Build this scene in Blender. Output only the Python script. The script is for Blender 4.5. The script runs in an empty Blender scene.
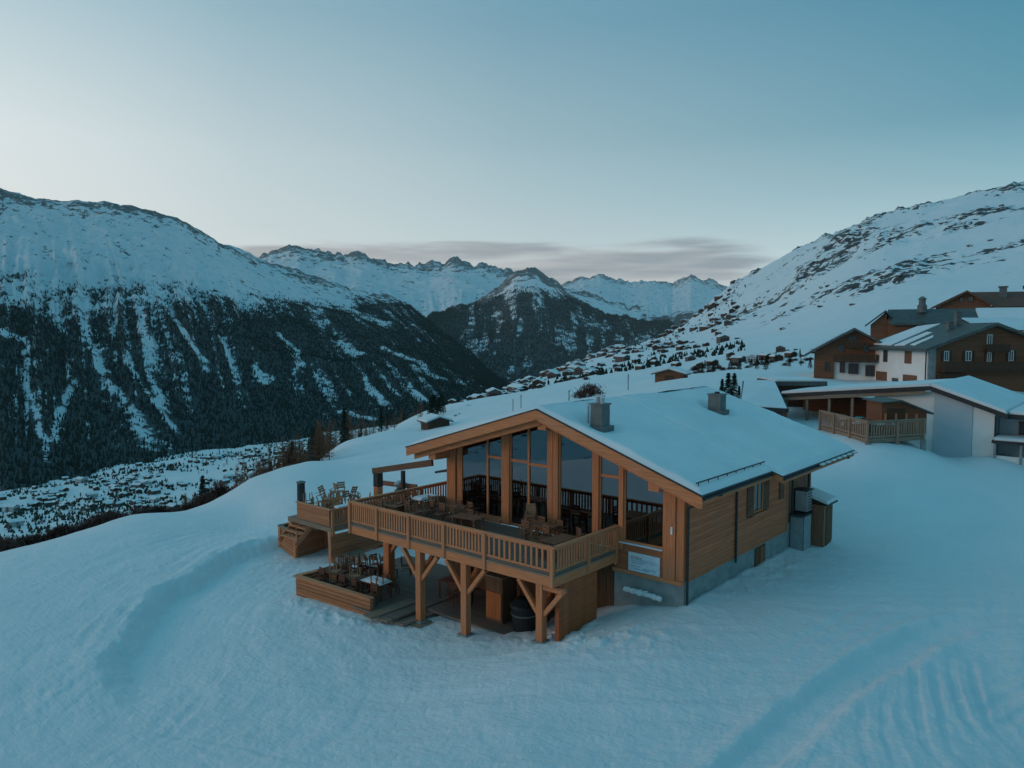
import bpy, math, random
import numpy as np
from mathutils import Vector, Matrix

random.seed(7)
rng = np.random.default_rng(11)
SC = bpy.context.scene
COL = SC.collection
R_ = math.radians

# ------------------------------------------------------------------ camera frame (used for the camera and to survey the place)
CAM = np.array([13.71, -26.29, 8.78])
PITCH, YAW, FPX = R_(3.72), R_(40.56), 759.91
FX = np.array([-math.sin(YAW), math.cos(YAW), 0.0])      # horizontal viewing direction
RX = np.array([math.cos(YAW), math.sin(YAW), 0.0])       # to the right of it
FWD = FX * math.cos(PITCH) + np.array([0, 0, -math.sin(PITCH)])
UPV = FX * math.sin(PITCH) + np.array([0, 0, math.cos(PITCH)])


def survey(u, v, depth):
    """point of the place seen under the bearing (u, v), `depth` metres ahead"""
    d = FWD + RX * (u - 512) / FPX + UPV * (384 - v) / FPX
    return CAM + d * (depth / (d @ FX))


def rd(r, d, z=0.0):
    """world point from right / ahead distances"""
    p = CAM + RX * r + FX * d
    return np.array([p[0], p[1], z])


def zat(v, depth):
    return survey(512, v, depth)[2]


# ------------------------------------------------------------------ numpy noise
def _hash(ix, iy, seed):
    h = (ix.astype(np.int64) * 374761393 + iy.astype(np.int64) * 668265263 + seed * 1442695041) & 0xFFFFFFFF
    h = ((h ^ (h >> 13)) * 1274126177) & 0xFFFFFFFF
    return ((h ^ (h >> 16)) & 0xFFFFFF) / float(0xFFFFFF)


def vnoise(x, y, seed=0):
    x = np.asarray(x, float); y = np.asarray(y, float)
    ix, iy = np.floor(x), np.floor(y)
    fx, fy = x - ix, y - iy
    fx = fx * fx * fx * (fx * (fx * 6 - 15) + 10); fy = fy * fy * fy * (fy * (fy * 6 - 15) + 10)
    a, b = _hash(ix, iy, seed), _hash(ix + 1, iy, seed)
    c, d = _hash(ix, iy + 1, seed), _hash(ix + 1, iy + 1, seed)
    return (a + (b - a) * fx + (c - a) * fy + (a - b - c + d) * fx * fy) * 2 - 1


def fbm(x, y, octv=5, seed=0, gain=0.5, lac=2.03):
    s, a, n = 0.0, 1.0, 0.0
    for o in range(octv):
        s = s + a * vnoise(x, y, seed + o * 17); n += a
        a *= gain; x = x * lac + 13.7; y = y * lac - 7.1
    return s / n


def ridged(x, y, octv=5, seed=0, gain=0.55, lac=2.1):
    s, a, n = 0.0, 1.0, 0.0
    for o in range(octv):
        s = s + a * (1 - 2 * np.abs(vnoise(x, y, seed + o * 31))); n += a
        a *= gain; x = x * lac + 3.1; y = y * lac + 9.7
    return s / n


def sstep(a, b, x):
    t = np.clip((np.asarray(x, float) - a) / (b - a), 0, 1)
    return t * t * (3 - 2 * t)


# ------------------------------------------------------------------ object helpers
def tag(o, label=None, cat=None, group=None, kind=None):
    if label: o['label'] = label
    if cat: o['category'] = cat
    if group: o['group'] = group
    if kind: o['kind'] = kind
    return o


ORG = {}


def thing(name, label, cat, loc=(0, 0, 0), rot=0.0, group=None):
    o = bpy.data.objects.new(name, None); COL.objects.link(o)
    o.empty_display_size = 0.3
    o.location = loc; o.rotation_euler = (0, 0, rot)
    ORG[o.name] = np.array(loc, float)
    return tag(o, label, cat, group)


def copy_thing(o, loc, rot=0.0, label=None, scale=None, group=None, parent=None):
    c = o.copy(); COL.objects.link(c)
    c.location = loc; c.rotation_euler = (o.rotation_euler.x if parent is not None else 0, 0, rot)
    if scale: c.scale = scale if hasattr(scale, '__len__') else (scale,) * 3
    if label: c['label'] = label
    if group: c['group'] = group
    for ch in [k for k in bpy.data.objects if k.parent == o] if o.name not in KIDS else KIDS[o.name]:
        d = ch.copy(); COL.objects.link(d); d.parent = c
        for g in KIDS.get(ch.name, []):
            e = g.copy(); COL.objects.link(e); e.parent = d
    return c


KIDS = {}


class MB:
    """collects faces of one mesh"""
    def __init__(s):
        s.v, s.f, s.m = [], [], []

    def add(s, verts, faces, mi=0):
        b = len(s.v); s.v += [tuple(map(float, p)) for p in verts]
        for f in faces:
            s.f.append([b + i for i in f]); s.m.append(mi)
        return s

    def box(s, x0, x1, y0, y1, z0, z1, mi=0):
        if x0 > x1: x0, x1 = x1, x0
        if y0 > y1: y0, y1 = y1, y0
        if z0 > z1: z0, z1 = z1, z0
        return s.add([(x0, y0, z0), (x1, y0, z0), (x1, y1, z0), (x0, y1, z0), (x0, y0, z1), (x1, y0, z1), (x1, y1, z1), (x0, y1, z1)],
                     [(3, 2, 1, 0), (4, 5, 6, 7), (0, 1, 5, 4), (1, 2, 6, 5), (2, 3, 7, 6), (3, 0, 4, 7)], mi)

    def beam(s, p, q, w, h, up=(0, 0, 1), mi=0):
        """rectangular bar p -> q, w across, h along up"""
        p, q, up = np.array(p, float), np.array(q, float), np.array(up, float)
        d = q - p; d /= np.linalg.norm(d)
        side = np.cross(d, up); side /= np.linalg.norm(side)
        u2 = np.cross(side, d)
        a, b = side * w / 2, u2 * h / 2
        vs = [p - a - b, p + a - b, p + a + b, p - a + b, q - a - b, q + a - b, q + a + b, q - a + b]
        return s.add(vs, [(0, 1, 2, 3), (7, 6, 5, 4), (1, 0, 4, 5), (2, 1, 5, 6), (3, 2, 6, 7), (0, 3, 7, 4)], mi)

    def tube(s, p, q, r0, r1=None, n=10, mi=0):
        r1 = r0 if r1 is None else r1
        p, q = np.array(p, float), np.array(q, float)
        d = q - p; d /= np.linalg.norm(d)
        a = np.cross(d, (0, 0, 1) if abs(d[2]) < .9 else (1, 0, 0)); a /= np.linalg.norm(a); b = np.cross(d, a)
        vs = []
        for c, r in ((p, r0), (q, r1)):
            for k in range(n):
                t = 2 * math.pi * k / n
                vs.append(c + (a * math.cos(t) + b * math.sin(t)) * r)
        fs = [(k, (k + 1) % n, n + (k + 1) % n, n + k) for k in range(n)]
        fs += [tuple(range(n))[::-1], tuple(range(n, 2 * n))]
        return s.add(vs, fs, mi)

    def prism(s, poly, axis, a, b, mi=0):
        """extrude a 2-D polygon: axis 'x' poly=(y,z), 'y' poly=(x,z), 'z' poly=(x,y)"""
        def P(t, w):
            return {'x': (w, t[0], t[1]), 'y': (t[0], w, t[1]), 'z': (t[0], t[1], w)}[axis]
        n = len(poly)
        vs = [P(t, a) for t in poly] + [P(t, b) for t in poly]
        fs = [tuple(range(n)), tuple(range(2 * n - 1, n - 1, -1))]
        fs += [(k, n + k, n + (k + 1) % n, (k + 1) % n) for k in range(n)]
        return s.add(vs, fs, mi)

    def lathe(s, cx, cy, prof, n=14, mi=0):
        vs, fs = [], []
        for (r, z) in prof:
            for k in range(n):
                t = 2 * math.pi * k / n
                vs.append((cx + r * math.cos(t), cy + r * math.sin(t), z))
        for i in range(len(prof) - 1):
            for k in range(n):
                fs.append((i * n + k, i * n + (k + 1) % n, (i + 1) * n + (k + 1) % n, (i + 1) * n + k))
        fs.append(tuple(range(n))[::-1]); fs.append(tuple(range((len(prof) - 1) * n, len(prof) * n)))
        return s.add(vs, fs, mi)

    def build(s, name, mat, parent=None, smooth=False, loc=None, fix=True):
        me = bpy.data.meshes.new(name)
        org = ORG.get(parent.name) if parent is not None else (np.array(loc, float) if loc is not None else None)
        vs = s.v
        if org is not None:
            vs = [(v[0] - org[0], v[1] - org[1], v[2] - org[2]) for v in vs]
        me.from_pydata(vs, [], s.f)
        for m in (mat if isinstance(mat, (list, tuple)) else [mat]): me.materials.append(m)
        me.polygons.foreach_set('material_index', s.m)
        if smooth: me.polygons.foreach_set('use_smooth', [True] * len(s.f))
        if fix:
            import bmesh
            bm = bmesh.new(); bm.from_mesh(me)
            bmesh.ops.recalc_face_normals(bm, faces=bm.faces)
            bm.to_mesh(me); bm.free()
        o = bpy.data.objects.new(name, me); COL.objects.link(o)
        if parent is not None:
            o.parent = parent
            KIDS.setdefault(parent.name, []).append(o)
            ORG[o.name] = ORG.get(parent.name, np.zeros(3))
        elif loc is not None:
            o.location = loc
        return o


def local_thing(name, label, cat, loc, rot=0.0, group=None):
    """thing whose parts are modelled in its own frame"""
    o = thing(name, label, cat, loc, rot, group)
    ORG[o.name] = np.zeros(3)
    return o


def grid_mesh(name, X, Y, Z, mat, wrap=False, attrs=None, smooth=True, parent=None):
    m, n = X.shape
    me = bpy.data.meshes.new(name)
    co = np.stack([X, Y, Z], -1).reshape(-1, 3).astype(np.float32)
    i = np.arange(m - 1)[:, None]; j = np.arange(n if wrap else n - 1)[None, :]
    j2 = (j + 1) % n
    q = np.stack([i * n + j, i * n + j2, (i + 1) * n + j2, (i + 1) * n + j], -1).reshape(-1, 4).astype(np.int32)
    me.vertices.add(len(co)); me.vertices.foreach_set('co', co.ravel())
    me.loops.add(q.size); me.loops.foreach_set('vertex_index', q.ravel())
    me.polygons.add(len(q))
    me.polygons.foreach_set('loop_start', np.arange(0, q.size, 4, dtype=np.int32))
    me.polygons.foreach_set('use_smooth', np.full(len(q), smooth))
    me.update(calc_edges=True)
    for k, a in (attrs or {}).items():
        at = me.attributes.new(k, 'FLOAT', 'POINT')
        at.data.foreach_set('value', a.reshape(-1).astype(np.float32))
    for mm in (mat if isinstance(mat, (list, tuple)) else [mat]): me.materials.append(mm)
    o = bpy.data.objects.new(name, me); COL.objects.link(o)
    if parent is not None:
        o.parent = parent
        KIDS.setdefault(parent.name, []).append(o)
        ORG[o.name] = ORG.get(parent.name, np.zeros(3))
    return o


# ------------------------------------------------------------------ materials
def lin(c):
    return tuple(((x / 255) / 12.92 if x / 255 <= .04045 else ((x / 255 + .055) / 1.055) ** 2.4) for x in c)


class NT:
    def __init__(s, name):
        s.mat = bpy.data.materials.new(name); s.mat.use_nodes = True
        s.t = s.mat.node_tree; s.b = s.t.nodes['Principled BSDF']

    def n(s, kind, **kw):
        nd = s.t.nodes.new(kind)
        for k, v in kw.items():
            if k.startswith('i_'):
                nd.inputs[k[2:].replace('_', ' ')].default_value = v
            else:
                setattr(nd, k, v)
        return nd

    def l(s, a, b):
        s.t.links.new(a, b)

    def math(s, op, a, b=None, clamp=False):
        nd = s.n('ShaderNodeMath', operation=op); nd.use_clamp = clamp
        for k, x in enumerate((a, b)):
            if x is None: continue
            if isinstance(x, (int, float)): nd.inputs[k].default_value = x
            else: s.l(x, nd.inputs[k])
        return nd.outputs[0]

    def mix(s, fac, a, b):
        nd = s.n('ShaderNodeMix', data_type='RGBA')
        for sock, x in ((nd.inputs['Factor'], fac), (nd.inputs['A'], a), (nd.inputs['B'], b)):
            if isinstance(x, (int, float)): sock.default_value = x
            elif isinstance(x, tuple): sock.default_value = (x + (1,))[:4] if len(x) == 3 else x
            else: s.l(x, sock)
        return nd.outputs['Result']

    def coords(s, scale=(1, 1, 1), which='Object'):
        tc = s.n('ShaderNodeTexCoord'); mp = s.n('ShaderNodeMapping')
        mp.inputs['Scale'].default_value = scale
        s.l(tc.outputs[which], mp.inputs['Vector'])
        return mp.outputs['Vector']

    def noise(s, vec, scale, detail=4, rough=.55, dist=0.0):
        nd = s.n('ShaderNodeTexNoise'); nd.inputs['Scale'].default_value = scale
        nd.inputs['Detail'].default_value = detail; nd.inputs['Roughness'].default_value = rough
        nd.inputs['Distortion'].default_value = dist
        s.l(vec, nd.inputs['Vector'])
        return nd.outputs['Fac']

    def ramp(s, fac, stops):
        nd = s.n('ShaderNodeValToRGB'); cr = nd.color_ramp
        while len(cr.elements) < len(stops): cr.elements.new(.5)
        for e, (p, c) in zip(cr.elements, stops):
            e.position = p; e.color = (tuple(c) + (1,))[:4] if hasattr(c, '__len__') else (c, c, c, 1)
        s.l(fac, nd.inputs['Fac'])
        return nd.outputs['Color']

    def bump(s, h, strength=.3, dist=.02):
        nd = s.n('ShaderNodeBump'); nd.inputs['Strength'].default_value = strength; nd.inputs['Distance'].default_value = dist
        s.l(h, nd.inputs['Height']); s.l(nd.outputs['Normal'], s.b.inputs['Normal'])

    def set(s, color=None, rough=.7, metal=0.0, spec=.3):
        if color is not None:
            if isinstance(color, tuple): s.b.inputs['Base Color'].default_value = (color + (1,))[:4]
            else: s.l(color, s.b.inputs['Base Color'])
        s.b.inputs['Roughness'].default_value = rough; s.b.inputs['Metallic'].default_value = metal
        s.b.inputs['Specular IOR Level'].default_value = spec
        return s.mat


def wood(name, c, axis='x', plank=None, plank_axis='z', rough=.75, var=.3):
    """sawn timber, grain along `axis`; optional board-to-board variation every `plank` metres along plank_axis"""
    m = NT(name)
    sc = {'x': (.6, 14, 14), 'y': (14, .6, 14), 'z': (14, 14, .6)}[axis]
    v = m.coords(sc)
    g = m.noise(v, 1.6, 6, .6, .6)
    big = m.noise(m.coords((.5, .5, .5)), 1.3, 3)
    dark = tuple(x * (1 - var) for x in c); light = tuple(min(1, x * (1 + var * .7)) for x in c)
    col = m.ramp(g, [(.3, dark), (.55, c), (.75, light)])
    grey = (sum(c) / 3 * .85,) * 3
    col = m.mix(m.math('MULTIPLY', m.ramp(big, [(.45, 0.0), (.75, 1.0)]), .16), col, grey)
    if plank:
        tc = m.n('ShaderNodeTexCoord'); sx = m.n('ShaderNodeSeparateXYZ'); m.l(tc.outputs['Object'], sx.inputs[0])
        k = m.math('FLOOR', m.math('DIVIDE', sx.outputs[plank_axis.upper()], plank))
        wn = m.n('ShaderNodeTexWhiteNoise', noise_dimensions='1D'); m.l(k, wn.inputs['W'])
        col = m.mix(m.math('MULTIPLY', wn.outputs['Value'], .45), col, tuple(x * .5 for x in c))
    m.bump(g, .25, .01)
    return m.set(col, rough, spec=.2)


def plain(name, c, rough=.6, metal=0.0, var=.15, scale=3.0, spec=.3, bump=0.0):
    m = NT(name)
    n = m.noise(m.coords(), scale, 5, .6)
    col = m.ramp(n, [(.3, tuple(x * (1 - var) for x in c)), (.7, tuple(min(1, x * (1 + var)) for x in c))])
    if bump: m.bump(n, bump, .02)
    return m.set(col, rough, metal, spec)


def snow_mat(name, c=(.80, .84, .86), bump_scale=1.0):
    m = NT(name)
    tc = m.coords((1, 1, 1))
    n1 = m.noise(tc, 7 * bump_scale, 6, .65)
    n2 = m.noise(tc, .35, 3)
    col = m.ramp(n2, [(.35, tuple(x * .93 for x in c)), (.65, c)])
    m.bump(n1, .35, .05)
    return m.set(col, .62, spec=.25)
# ------------------------------------------------------------------ palette
M = {}
M['snow'] = snow_mat('snow')
M['roofsnow'] = snow_mat('roof_snow', (.80, .84, .86), .5)
M['spruce_x'] = wood('spruce_along_x', (.66, .235, .10), 'x')
M['spruce_y'] = wood('spruce_along_y', (.66, .235, .10), 'y')
M['spruce_z'] = wood('spruce_along_z', (.62, .22, .095), 'z')
M['rail_x'] = wood('rail_timber_along_x', (.66, .26, .125), 'x')
M['rail_y'] = wood('rail_timber_along_y', (.66, .26, .125), 'y')
M['rail_z'] = wood('rail_timber_along_z', (.62, .235, .11), 'z')
M['clad_y'] = wood('side_cladding', (.70, .215, .10), 'y', .165, 'z')
M['clad_v'] = wood('upright_cladding', (.36, .17, .10), 'z', .16, 'y')
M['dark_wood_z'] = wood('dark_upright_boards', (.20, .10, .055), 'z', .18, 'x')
M['dark_wood_x'] = wood('dark_timber', (.17, .085, .05), 'x')
M['grey_wood'] = wood('weathered_boards', (.30, .21, .15), 'x')
M['plank_x'] = wood('terrace_planks', (.54, .215, .10), 'x', .19, 'z')
M['deck_floor'] = wood('deck_boards', (.22, .17, .14), 'x', .145, 'y')
M['orange_door'] = wood('orange_board_door', (.52, .16, .055), 'z', .2, 'x')
M['concrete'] = plain('concrete', (.27, .30, .30), .9, 0, .2, 2.2, bump=.2)
M['dark_metal'] = plain('dark_sheet_metal', (.045, .045, .045), .5, .3, .2)
M['roof_metal'] = plain('grey_roof_sheet', (.10, .105, .10), .55, .3, .25, 1.5)
M['chimney'] = plain('slate_grey_chimney', (.16, .17, .165), .7, .2, .2)
M['galv'] = plain('galvanised_metal', (.42, .45, .46), .45, .4, .12)
M['black'] = plain('black_plastic', (.022, .022, .024), .5)
M['white_render'] = plain('white_render', (.80, .78, .75), .9, 0, .06, .8)
M['blue_render'] = plain('pale_blue_grey_render', (.46, .54, .58), .9, 0, .05, .8)
M['white_paint'] = plain('white_paint', (.78, .78, .76), .6)
M['brown_shutter'] = wood('brown_shutters', (.20, .10, .06), 'z')
M['chalet_wood'] = wood('old_chalet_boards', (.245, .105, .058), 'x', .2, 'z')
M['chalet_dark'] = wood('old_dark_boards', (.10, .055, .035), 'x')
M['brown_roof'] = plain('brown_roof', (.16, .085, .06), .8)
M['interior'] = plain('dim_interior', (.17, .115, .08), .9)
M['rock'] = plain('mountain_rock', (.10, .085, .075), .95, 0, .45, .6, bump=.5)
M['bark'] = plain('bark', (.075, .05, .035), .95)
M['conifer'] = plain('conifer_needles', (.030, .045, .032), .95, 0, .4, 1.2)
M['larch'] = plain('bare_larch_twigs', (.24, .125, .075), .95, 0, .35, 1.0)
M['shrub'] = plain('winter_shrub_twigs', (.10, .045, .035), .95, 0, .35, 3)
M['sign_white'] = plain('sign_board_white', (.62, .72, .78), .5)
M['sign_blue'] = plain('sign_print_blue', (.30, .46, .58), .5)
M['sign_red'] = plain('sign_print_red', (.45, .12, .09), .5)
M['sign_dark'] = plain('sign_print_dark', (.08, .14, .2), .5)
M['green_cloth'] = plain('turquoise_cover', (.08, .35, .33), .8)


def glass(name, tint=(.55, .6, .6)):
    m = NT(name)
    out = m.t.nodes['Material Output']
    gl = m.n('ShaderNodeBsdfGlossy'); gl.inputs['Roughness'].default_value = .015; gl.inputs['Color'].default_value = (.9, .95, 1, 1)
    tr = m.n('ShaderNodeBsdfTransparent'); tr.inputs['Color'].default_value = tint + (1,)
    fr = m.n('ShaderNodeFresnel'); fr.inputs['IOR'].default_value = 2.3
    f = m.math('ADD', m.math('MULTIPLY', fr.outputs[0], 1.0), .04, True)
    mx = m.n('ShaderNodeMixShader'); m.l(f, mx.inputs[0]); m.l(tr.outputs[0], mx.inputs[1]); m.l(gl.outputs[0], mx.inputs[2])
    m.l(mx.outputs[0], out.inputs['Surface'])
    return m.mat


M['glass'] = glass('window_glass')
M['far_glass'] = plain('far_window_glass', (.05, .065, .075), .12, 0, .2, spec=.6)

# ------------------------------------------------------------------ camera, world, sun
cd = bpy.data.cameras.new('camera'); cam = bpy.data.objects.new('camera', cd); COL.objects.link(cam)
cam.location = CAM.tolist(); cam.rotation_euler = (math.pi / 2 - PITCH, 0, YAW)
cd.sensor_width = 36; cd.lens = 36 * FPX / 1024; cd.clip_start = .5; cd.clip_end = 40000
SC.camera = cam
SC.view_settings.view_transform = 'Standard'; SC.view_settings.look = 'None'
SC.view_settings.gamma = 1; SC.view_settings.use_curve_mapping = False; SC.view_settings.exposure = 0.1

SUN_AZ = YAW + R_(102)          # counter-clockwise from +Y: well left of the view
SUN_EL = R_(10)
sun_dir = np.array([-math.sin(SUN_AZ) * math.cos(SUN_EL), math.cos(SUN_AZ) * math.cos(SUN_EL), math.sin(SUN_EL)])
sl = bpy.data.lights.new('sun', 'SUN'); so = bpy.data.objects.new('sun', sl); COL.objects.link(so)
sl.energy = .62; sl.angle = R_(34); sl.color = (1.0, .60, .42)
so.rotation_euler = Vector((-sun_dir).tolist()).to_track_quat('-Z', 'Y').to_euler()

W = bpy.data.worlds.new('World'); SC.world = W; W.use_nodes = True
wt = W.node_tree; wt.nodes.clear()


def wn(kind, **kw):
    nd = wt.nodes.new(kind)
    for k, v in kw.items(): setattr(nd, k, v)
    return nd


def wmath(op, a, b=None, clamp=False):
    nd = wn('ShaderNodeMath', operation=op); nd.use_clamp = clamp
    for k, x in enumerate((a, b)):
        if x is None: continue
        if isinstance(x, (int, float)): nd.inputs[k].default_value = x
        else: wt.links.new(x, nd.inputs[k])
    return nd.outputs[0]


def wramp(fac, stops, ease='LINEAR'):
    nd = wn('ShaderNodeValToRGB'); cr = nd.color_ramp; cr.interpolation = ease
    while len(cr.elements) < len(stops): cr.elements.new(.5)
    for e, (p, c) in zip(cr.elements, stops):
        e.position = p; e.color = tuple(c) + (1,) if hasattr(c, '__len__') else (c, c, c, 1)
    wt.links.new(fac, nd.inputs['Fac'])
    return nd.outputs['Color']


def wmix(fac, a, b):
    nd = wn('ShaderNodeMix', data_type='RGBA')
    for sock, x in ((nd.inputs['Factor'], fac), (nd.inputs['A'], a), (nd.inputs['B'], b)):
        if isinstance(x, (int, float)): sock.default_value = x
        elif isinstance(x, tuple): sock.default_value = x + (1,)
        else: wt.links.new(x, sock)
    return nd.outputs['Result']


sky = wn('ShaderNodeTexSky', sky_type='NISHITA'); sky.sun_disc = False
sky.sun_elevation = SUN_EL; sky.sun_rotation = -SUN_AZ
sky.altitude = 2000
tc = wn('ShaderNodeTexCoord')
sep = wn('ShaderNodeSeparateXYZ'); wt.links.new(tc.outputs['Generated'], sep.inputs[0])
el = sep.outputs['Z']
# how far a direction looks towards the afterglow
flat = wn('ShaderNodeVectorMath', operation='MULTIPLY'); wt.links.new(tc.outputs['Generated'], flat.inputs[0]); flat.inputs[1].default_value = (1, 1, 0)
nrm = wn('ShaderNodeVectorMath', operation='NORMALIZE'); wt.links.new(flat.outputs[0], nrm.inputs[0])
dt = wn('ShaderNodeVectorMath', operation='DOT_PRODUCT'); wt.links.new(nrm.outputs[0], dt.inputs[0])
GL = YAW + R_(62)
dt.inputs[1].default_value = (-math.sin(GL), math.cos(GL), 0)
glow = wmath('MULTIPLY_ADD', dt.outputs['Value'], .5); wt.nodes[-1].inputs[2].default_value = .5
gfac = wramp(glow, [(.38, 0.0), (.46, .04), (.735, .40), (.866, .68), (.94, 1.0)])
K = 10.0                        # the background runs at strength 0.1
def S(*c): return lin(c)
warm = wramp(el, [(0.0, S(228, 222, 212)), (.10, S(240, 240, 235)), (.22, S(225, 233, 233)), (.37, S(172, 199, 209)), (.55, S(98, 158, 182)), (1.0, S(72, 144, 170))])
cool = wramp(el, [(0.0, S(204, 217, 217)), (.10, S(182, 209, 214)), (.17, S(134, 178, 191)), (.24, S(86, 148, 168)), (.37, S(54, 128, 156)), (.55, S(74, 144, 168)), (1.0, S(72, 144, 170))])
grad = wmix(gfac, cool, warm)
# a low band of cloud over the far range
mp = wn('ShaderNodeMapping'); mp.inputs['Scale'].default_value = (3.2, 3.2, 34); wt.links.new(tc.outputs['Generated'], mp.inputs['Vector'])
nz = wn('ShaderNodeTexNoise'); nz.inputs['Scale'].default_value = 1.55; nz.inputs['Detail'].default_value = 7; nz.inputs['Roughness'].default_value = .5
wt.links.new(mp.outputs[0], nz.inputs['Vector'])
band = wramp(el, [(.050, 1.0), (.082, .95), (.100, .66), (.120, .28), (.145, 0.0)])
dc = wn('ShaderNodeVectorMath', operation='DOT_PRODUCT'); wt.links.new(nrm.outputs[0], dc.inputs[0])
CA = YAW + R_(2)
dc.inputs[1].default_value = (-math.sin(CA), math.cos(CA), 0)
arc = wramp(dc.outputs['Value'], [(.88, 0.0), (.965, 1.0)])
cl = wmath('MULTIPLY', wmath('ADD', wmath('MULTIPLY', nz.outputs['Fac'], 1.0), wmath('MULTIPLY', band, .55)), arc)
cfac = wramp(cl, [(.60, 0.0), (.88, .9)], 'EASE')
cfac = wmath('MULTIPLY', cfac, wmath('MULTIPLY', band, 4.0, True))
ccol = wramp(nz.outputs['Fac'], [(.38, S(192, 195, 197)), (.60, S(130, 142, 154))])
ccol = wmix(wmath('MULTIPLY', gfac, .55), ccol, S(222, 204, 190))
grad = wmix(cfac, grad, ccol)
sc_ = wn('ShaderNodeVectorMath', operation='SCALE'); wt.links.new(grad, sc_.inputs[0]); sc_.inputs['Scale'].default_value = K
col = wmix(.96, sky.outputs['Color'], sc_.outputs[0])
bg = wn('ShaderNodeBackground'); bg.inputs['Strength'].default_value = .1; wt.links.new(col, bg.inputs['Color'])
ow = wn('ShaderNodeOutputWorld'); wt.links.new(bg.outputs[0], ow.inputs['Surface'])

# ------------------------------------------------------------------ ground: one sheet from underfoot to the far side of the valley
ctrl = []
def cp(u, *dv):
    for d, v in dv: ctrl.append(survey(u, v, d))
cp(0, (14, 940), (21.3, 768), (29.6, 650), (46, 552), (60, 585), (85, 600), (120, 590), (250, 570), (650, 545), (900, 500), (1150, 482), (1500, 470))
cp(130, (21, 768), (31, 640), (57, 515), (75, 560), (120, 570), (250, 560), (600, 535), (850, 500), (1150, 465), (1500, 445))
cp(250, (20.8, 768), (30.5, 640), (42, 560), (56, 515), (70, 479), (85, 500), (120, 515), (200, 520), (500, 505), (900, 480), (1300, 450), (1600, 440))
cp(305, (80, 461), (90, 470), (130, 480), (250, 485), (600, 470), (1000, 450), (1350, 442))
cp(345, (60, 497), (90, 455), (110, 441), (125, 447), (160, 455), (400, 445), (900, 440), (1400, 432))
cp(425, (80, 455), (115, 432), (150, 420), (230, 412), (320, 425), (600, 430), (1500, 425))
cp(520, (140, 401), (250, 393), (450, 388), (700, 385), (850, 392), (1500, 402))
cp(600, (70, 430), (120, 392), (230, 380), (500, 368), (1000, 357), (1250, 368), (1700, 378))
cp(690, (85, 391), (200, 373), (450, 354), (900, 334), (1300, 320), (1500, 331), (1750, 342))
cp(735, (250, 358), (600, 335), (1000, 305), (1350, 285), (1600, 306), (1750, 322))
cp(760, (26, 640))
cp(800, (95, 380), (180, 362), (400, 335), (750, 295), (1200, 250), (1500, 287), (1750, 312))
cp(870, (90, 390), (150, 362), (300, 325), (600, 275), (1150, 222), (1450, 262), (1750, 292))
cp(871, (53.5, 445)); cp(823, (60, 433)); cp(925, (55.5, 450)); cp(940, (60.0, 456)); cp(1000, (56, 459)); cp(850, (40, 530))
cp(960, (85, 388), (140, 352), (280, 318), (550, 262), (1100, 205), (1450, 252), (1750, 287))
cp(1024, (18.7, 768), (29.5, 600), (45, 500), (57, 462), (85, 394), (130, 346), (250, 310), (500, 255), (1050, 190), (1400, 242), (1750, 280))
cp(1250, (12, 940), (36, 520), (80, 400), (180, 320), (400, 235), (1000, 160), (1700, 232))
cp(-200, (14, 940), (22, 768), (38, 610), (55, 640), (120, 640), (300, 590), (700, 545), (1100, 490))
ctrl += [np.array(p, float) for p in [
    (0, 0, -1.75), (0, 4.6, -1.72), (0, 11, -1.95), (1, 14.3, -1.8), (-12, 15, -2.6), (3, 3, -1.72), (3, 10, -1.75), (5, 18, -1.6),
    (-12, -6, -3.72), (-8, -6.2, -3.66), (-5.6, -6.3, -3.40), (-3.4, -5.2, -2.60), (-2, -4, -2.15), (0.6, -2.2, -1.75),
    (-12, -1, -3.68), (-7, -2, -3.68), (-4.6, -3.2, -3.6), (-7, 3, -3.7), (-17, -3, -3.7), (-18, -6, -3.8), (-23.5, -1.9, -3.95), (-26.2, -1.1, -4.0),
    (-21, 3, -3.75), (-33.4, 5.2, -3.7), (-24, 8, -3.6), (-16, 8, -3.3), (2, -9, -2.75), (-8, -12, -3.6), (-3, -9, -3.2), (6, -8, -2.35), (8, -3, -1.85)]]
ctrl = np.array(ctrl)
AZC = R_(40)


def polar(x, y):
    dx, dy = x - CAM[0], y - CAM[1]
    r = np.hypot(dx, dy)
    f = dx * FX[0] + dy * FX[1]; s = dx * RX[0] + dy * RX[1]
    return np.arctan2(s, f), r


_a, _r = polar(ctrl[:, 0], ctrl[:, 1])
_P = np.stack([_a, np.log(_r) * .30], 1); _t = (ctrl[:, 2] - CAM[2]) / _r


def _phi(d2):
    return np.where(d2 > 1e-12, .5 * d2 * np.log(np.maximum(d2, 1e-12)), 0)


_n = len(_P)
_K = _phi(((_P[:, None] - _P[None]) ** 2).sum(-1)) + np.eye(_n) * 1e-6
_Q = np.concatenate([np.ones((_n, 1)), _P], 1)
_A = np.block([[_K, _Q], [_Q.T, np.zeros((3, 3))]])
_w = np.linalg.solve(_A, np.concatenate([_t, np.zeros(3)]))


def base_tan(a, r):
    a = np.clip(a, R_(-44), R_(44)); r = np.clip(r, 11.0, 1850)
    q = np.stack([a, np.log(r) * .30], -1).reshape(-1, 2)
    out = np.empty(len(q))
    for i in range(0, len(q), 40000):
        c = q[i:i + 40000]
        out[i:i + 40000] = _phi(((c[:, None] - _P[None]) ** 2).sum(-1)) @ _w[:_n] + _w[_n] + c @ _w[_n + 1:]
    return out.reshape(np.shape(a))


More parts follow.
